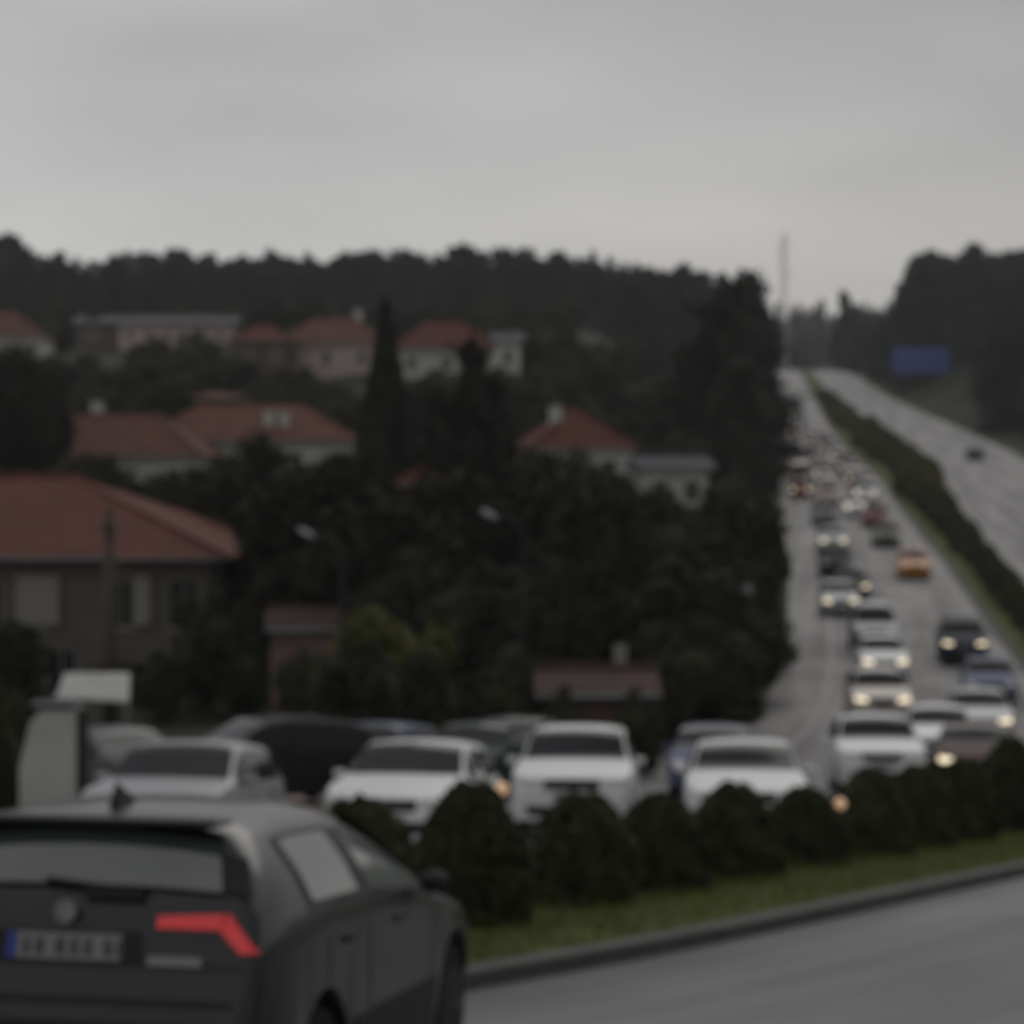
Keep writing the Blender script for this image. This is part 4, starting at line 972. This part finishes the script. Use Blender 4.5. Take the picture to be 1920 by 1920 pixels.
# ------------------------------------------------------------------ signs, lamps, poles
def post_sign():
    D = 450; c = P(1727, 676, D); g = terrain(c.x, c.y)
    root = empty('road_sign', (c.x, c.y, g - .3), 0, 'wide blue direction sign on two posts before the right wood', 'sign')
    b = MB(); b.box((0, 0, c.z - g + .3), (10.4, .14, 4.9)); b.build('panel', M['sign_blue'], root)
    for x in (-3.4, 3.4):
        p = MB(); p.box((x, .22, (c.z - g + 2.4) / 2), (.32, .28, c.z - g + 2.4)); p.build('post', M['plastic'], root)
    for z in (-1.5, 1.5):
        p = MB(); p.box((0, .10, c.z - g + .3 + z), (9.8, .06, .16)); p.build('crossbar', M['metal'], root)
post_sign()
def mast():
    D = 820; b = P(1470, 572, D); t = P(1470, 428, D); g = terrain(b.x, b.y)
    root = empty('radio_mast', (b.x, b.y, g - .5), 0, 'thin hazy lattice mast against the bright sky above the road crest', 'mast')
    H = t.z - g + .5; m = MB(); w0, w1 = 1.6, .9
    for i in range(4):
        a = math.pi/4 + i*math.pi/2
        l = MB(); l.tube([(w0*math.cos(a), w0*math.sin(a), 0), (w1*math.cos(a), w1*math.sin(a), H*.96)], .12, 5); l.build('leg', M['mast'], root)
    n = 14
    for k in range(n):
        z0, z1 = H*.96*k/n, H*.96*(k+1)/n; a0, a1 = lerp(w0, w1, k/n), lerp(w0, w1, (k+1)/n)
        for i in range(4):
            p, q_ = math.pi/4 + i*math.pi/2, math.pi/4 + (i+1)*math.pi/2
            m.tube([(a0*math.cos(p), a0*math.sin(p), z0), (a1*math.cos(q_), a1*math.sin(q_), z1)], .06, 4)
            m.tube([(a1*math.cos(p), a1*math.sin(p), z1), (a1*math.cos(q_), a1*math.sin(q_), z1)], .06, 4)
    m.build('lattice', M['mast'], root)
    for k, (a, z) in enumerate(((.5, .9), (2.6, .86), (4.4, .8), (5.6, .72))):
        d = MB(); d.lathe([(.05, -.25), (.5, -.2), (.6, .15), (.1, .2)], 12, 'y', (1.3*math.cos(a), 1.3*math.sin(a), H*z)); d.build('dish', M['lamp_head'], root, smooth=True)
    an = MB(); an.tube([(0, 0, H*.95), (0, 0, H)], .10, 6); an.build('aerial', M['mast'], root)
mast()
def street_lamp(px, D, y, label, s=1):
    h = P(px, y, D); g = terrain(h.x, h.y) - .2
    root = empty('street_lamp', (h.x + .9 * s, h.y, g), 0, label, 'street lamp', 'street lamps in front of the dark trees')
    H = h.z - g
    p = MB(); p.tube([(0, 0, 0), (0, 0, H*.6), (0, 0, H - .5), (-.3 * s, 0, H - .12), (-.7 * s, 0, H)], [.06, .05, .04, .035, .03], 8); p.build('pole', M['plastic'], root, smooth=True)
    l = MB(); l.lathe([(.05, -.24), (.11, -.16), (.13, .03), (.09, .2), (.02, .25)], 10, 'x'); o = l.build('lamp_head', M['lamp_head'], root, smooth=True); o.location = (-.9 * s, 0, H); o.rotation_euler = (0, R(28) * s, 0); o.scale = (1, 1, .6)
street_lamp(575, 1 * 62, 1000, 'street lamp with pale tilted head before the dark trees right of the near red roof')
street_lamp(918, 64, 965, 'street lamp with small pale head before the middle of the dark grove')
def pole():
    D = 80; t = P(206, 955, D); g = terrain(t.x, t.y)
    root = empty('utility_pole', (t.x, t.y, g - .3), 0, 'thick brown wooden pole crossing the near red roof', 'pole')
    H = t.z - g + .3
    p = MB(); p.tube([(0, 0, 0), (0, 0, H)], [.27, .19], 10); p.build('shaft', M['wood'], root, smooth=True)
    a = MB(); a.box((0, -.24, H - .6), (.7, .1, .12)); a.build('crossarm', M['wood'], root)
    for x in (-.28, .28):
        q_ = MB(); q_.lathe([(.02, 0), (.05, .03), (.05, .1), (.02, .14)], 8, 'z', (x, -.24, H - .54)); q_.build('insulator', M['lamp_head'], root, smooth=True)
pole()
def awning():
    D = 78; c = P(180, 1287, D); root = empty('awning', (c.x, c.y, c.z), R(0), 'pale cloth awning on poles in front of the lower left house', 'awning')
    m = MB(); m.add([(-1.1, -1.0, -.25), (1.2, -1.0, -.38), (.9, 1.2, .34), (-1.2, 1.2, .34), (-1.1, -1.0, -.31), (1.2, -1.0, -.44), (.9, 1.2, .28), (-1.2, 1.2, .28)],
                    [(0, 1, 2, 3), (7, 6, 5, 4), (0, 4, 5, 1), (1, 5, 6, 2), (2, 6, 7, 3), (3, 7, 4, 0)]); m.build('cloth', M['awning'], root)
    g = terrain(c.x, c.y) - c.z - .3
    for x, y, z in ((-1.05, -.95, -.32), (1.15, -.95, -.44), (-1.1, 1.15, .26), (.85, 1.15, .26)):
        p = MB(); p.tube([(x, y, g), (x, y, z)], .035, 6); p.build('pole', M['metal'], root, smooth=True)
awning()
def kiosk():
    D = 43; c = P(90, 1330, D); g = zr(D) + .02; H = c.z - g
    root = empty('kiosk', (c.x, c.y, g), R(4), 'pale narrow kiosk with slanted top corner at the left edge of the forecourt', 'kiosk')
    b = MB(); w = .50; out = [(-w, 0), (w, 0), (w, H), (-w*.25, H), (-w*.62, H*.88), (-w, H*.45)]
    n = len(out); b.add([(x, 0, z) for x, z in out] + [(x, .9, z) for x, z in out], [tuple(range(n)), tuple(range(n, 2*n))[::-1]] + [(k, n+k, n+(k+1) % n, (k+1) % n) for k in range(n)]); b.build('cabinet', M['awning'], root)
    p = MB(); p.box((w + .09, .2, H*.5), (.14, .5, H)); p.build('side_post', M['plastic'], root)
    t = MB(); t.box((.06, .45, H + .04), (w*1.6, 1.0, .08)); t.build('top_cap', M['plastic'], root)
kiosk()
def board(px, py, D, w, h, label, m, name='sign_board'):
    c = P(px, py, D); g = terrain(c.x, c.y); root = empty(name, (c.x, c.y, g - .2), R(6), label, 'sign'); H = c.z - g + .2
    b = MB(); b.box((0, 0, H), (w, .06, h)); b.build('panel', m, root)
    p = MB(); p.tube([(0, .07, 0), (0, .07, H + h*.3)], .05, 8); p.build('post', M['metal'], root, smooth=True)
board(1392, 1107, 80, .62, .34, 'small pale board on a post among the olive trees by the bend', M['lamp_head'])
board(1163, 1240, 66, .36, .9, 'narrow upright pale board beside the brown roofed shed', M['frame'])
def marker(px, py, D, label):
    c = P(px, py, D); g = zr(D) + .0
    root = empty('marker_post', (c.x, c.y, g), 0, label, 'marker light', 'amber marker lights behind the hedge'); H = max(.25, c.z - g)
    p = MB(); p.tube([(0, 0, 0), (0, 0, H + .04)], .045, 8); p.build('post', M['plastic'], root, smooth=True)
    l = MB(); l.lathe([(.02, -.13), (.06, -.10), (.07, -.06), (.05, -.045)], 12, 'y', (0, 0, H)); l.build('lamp', M['lamp_amber'], root, smooth=True)
marker(1574, 1506, 29.3, 'amber lamp shining between two cone bushes under the car with the black grille')
marker(940, 1478, 24.5, 'amber lamp shining between two cone bushes left of the white off-roader')

# ------------------------------------------------------------------ haze
def haze():
    m = bpy.data.materials.new('haze'); m.use_nodes = True; t = m.node_tree; t.nodes.clear()
    o = t.nodes.new('ShaderNodeOutputMaterial'); v = t.nodes.new('ShaderNodeVolumePrincipled')
    v.inputs['Color'].default_value = (.93, .95, .96, 1); v.inputs['Density'].default_value = 0.00019; v.inputs['Anisotropy'].default_value = 0.1
    t.links.new(v.outputs[0], o.inputs['Volume'])
    b = MB(); b.box((0, 1500, 66.5), (4200, 3400, 117)); ob = b.build('haze', m)
    zmin = -10
    tag(ob, 'thin grey haze over the whole valley', 'haze', kind='stuff')
haze()
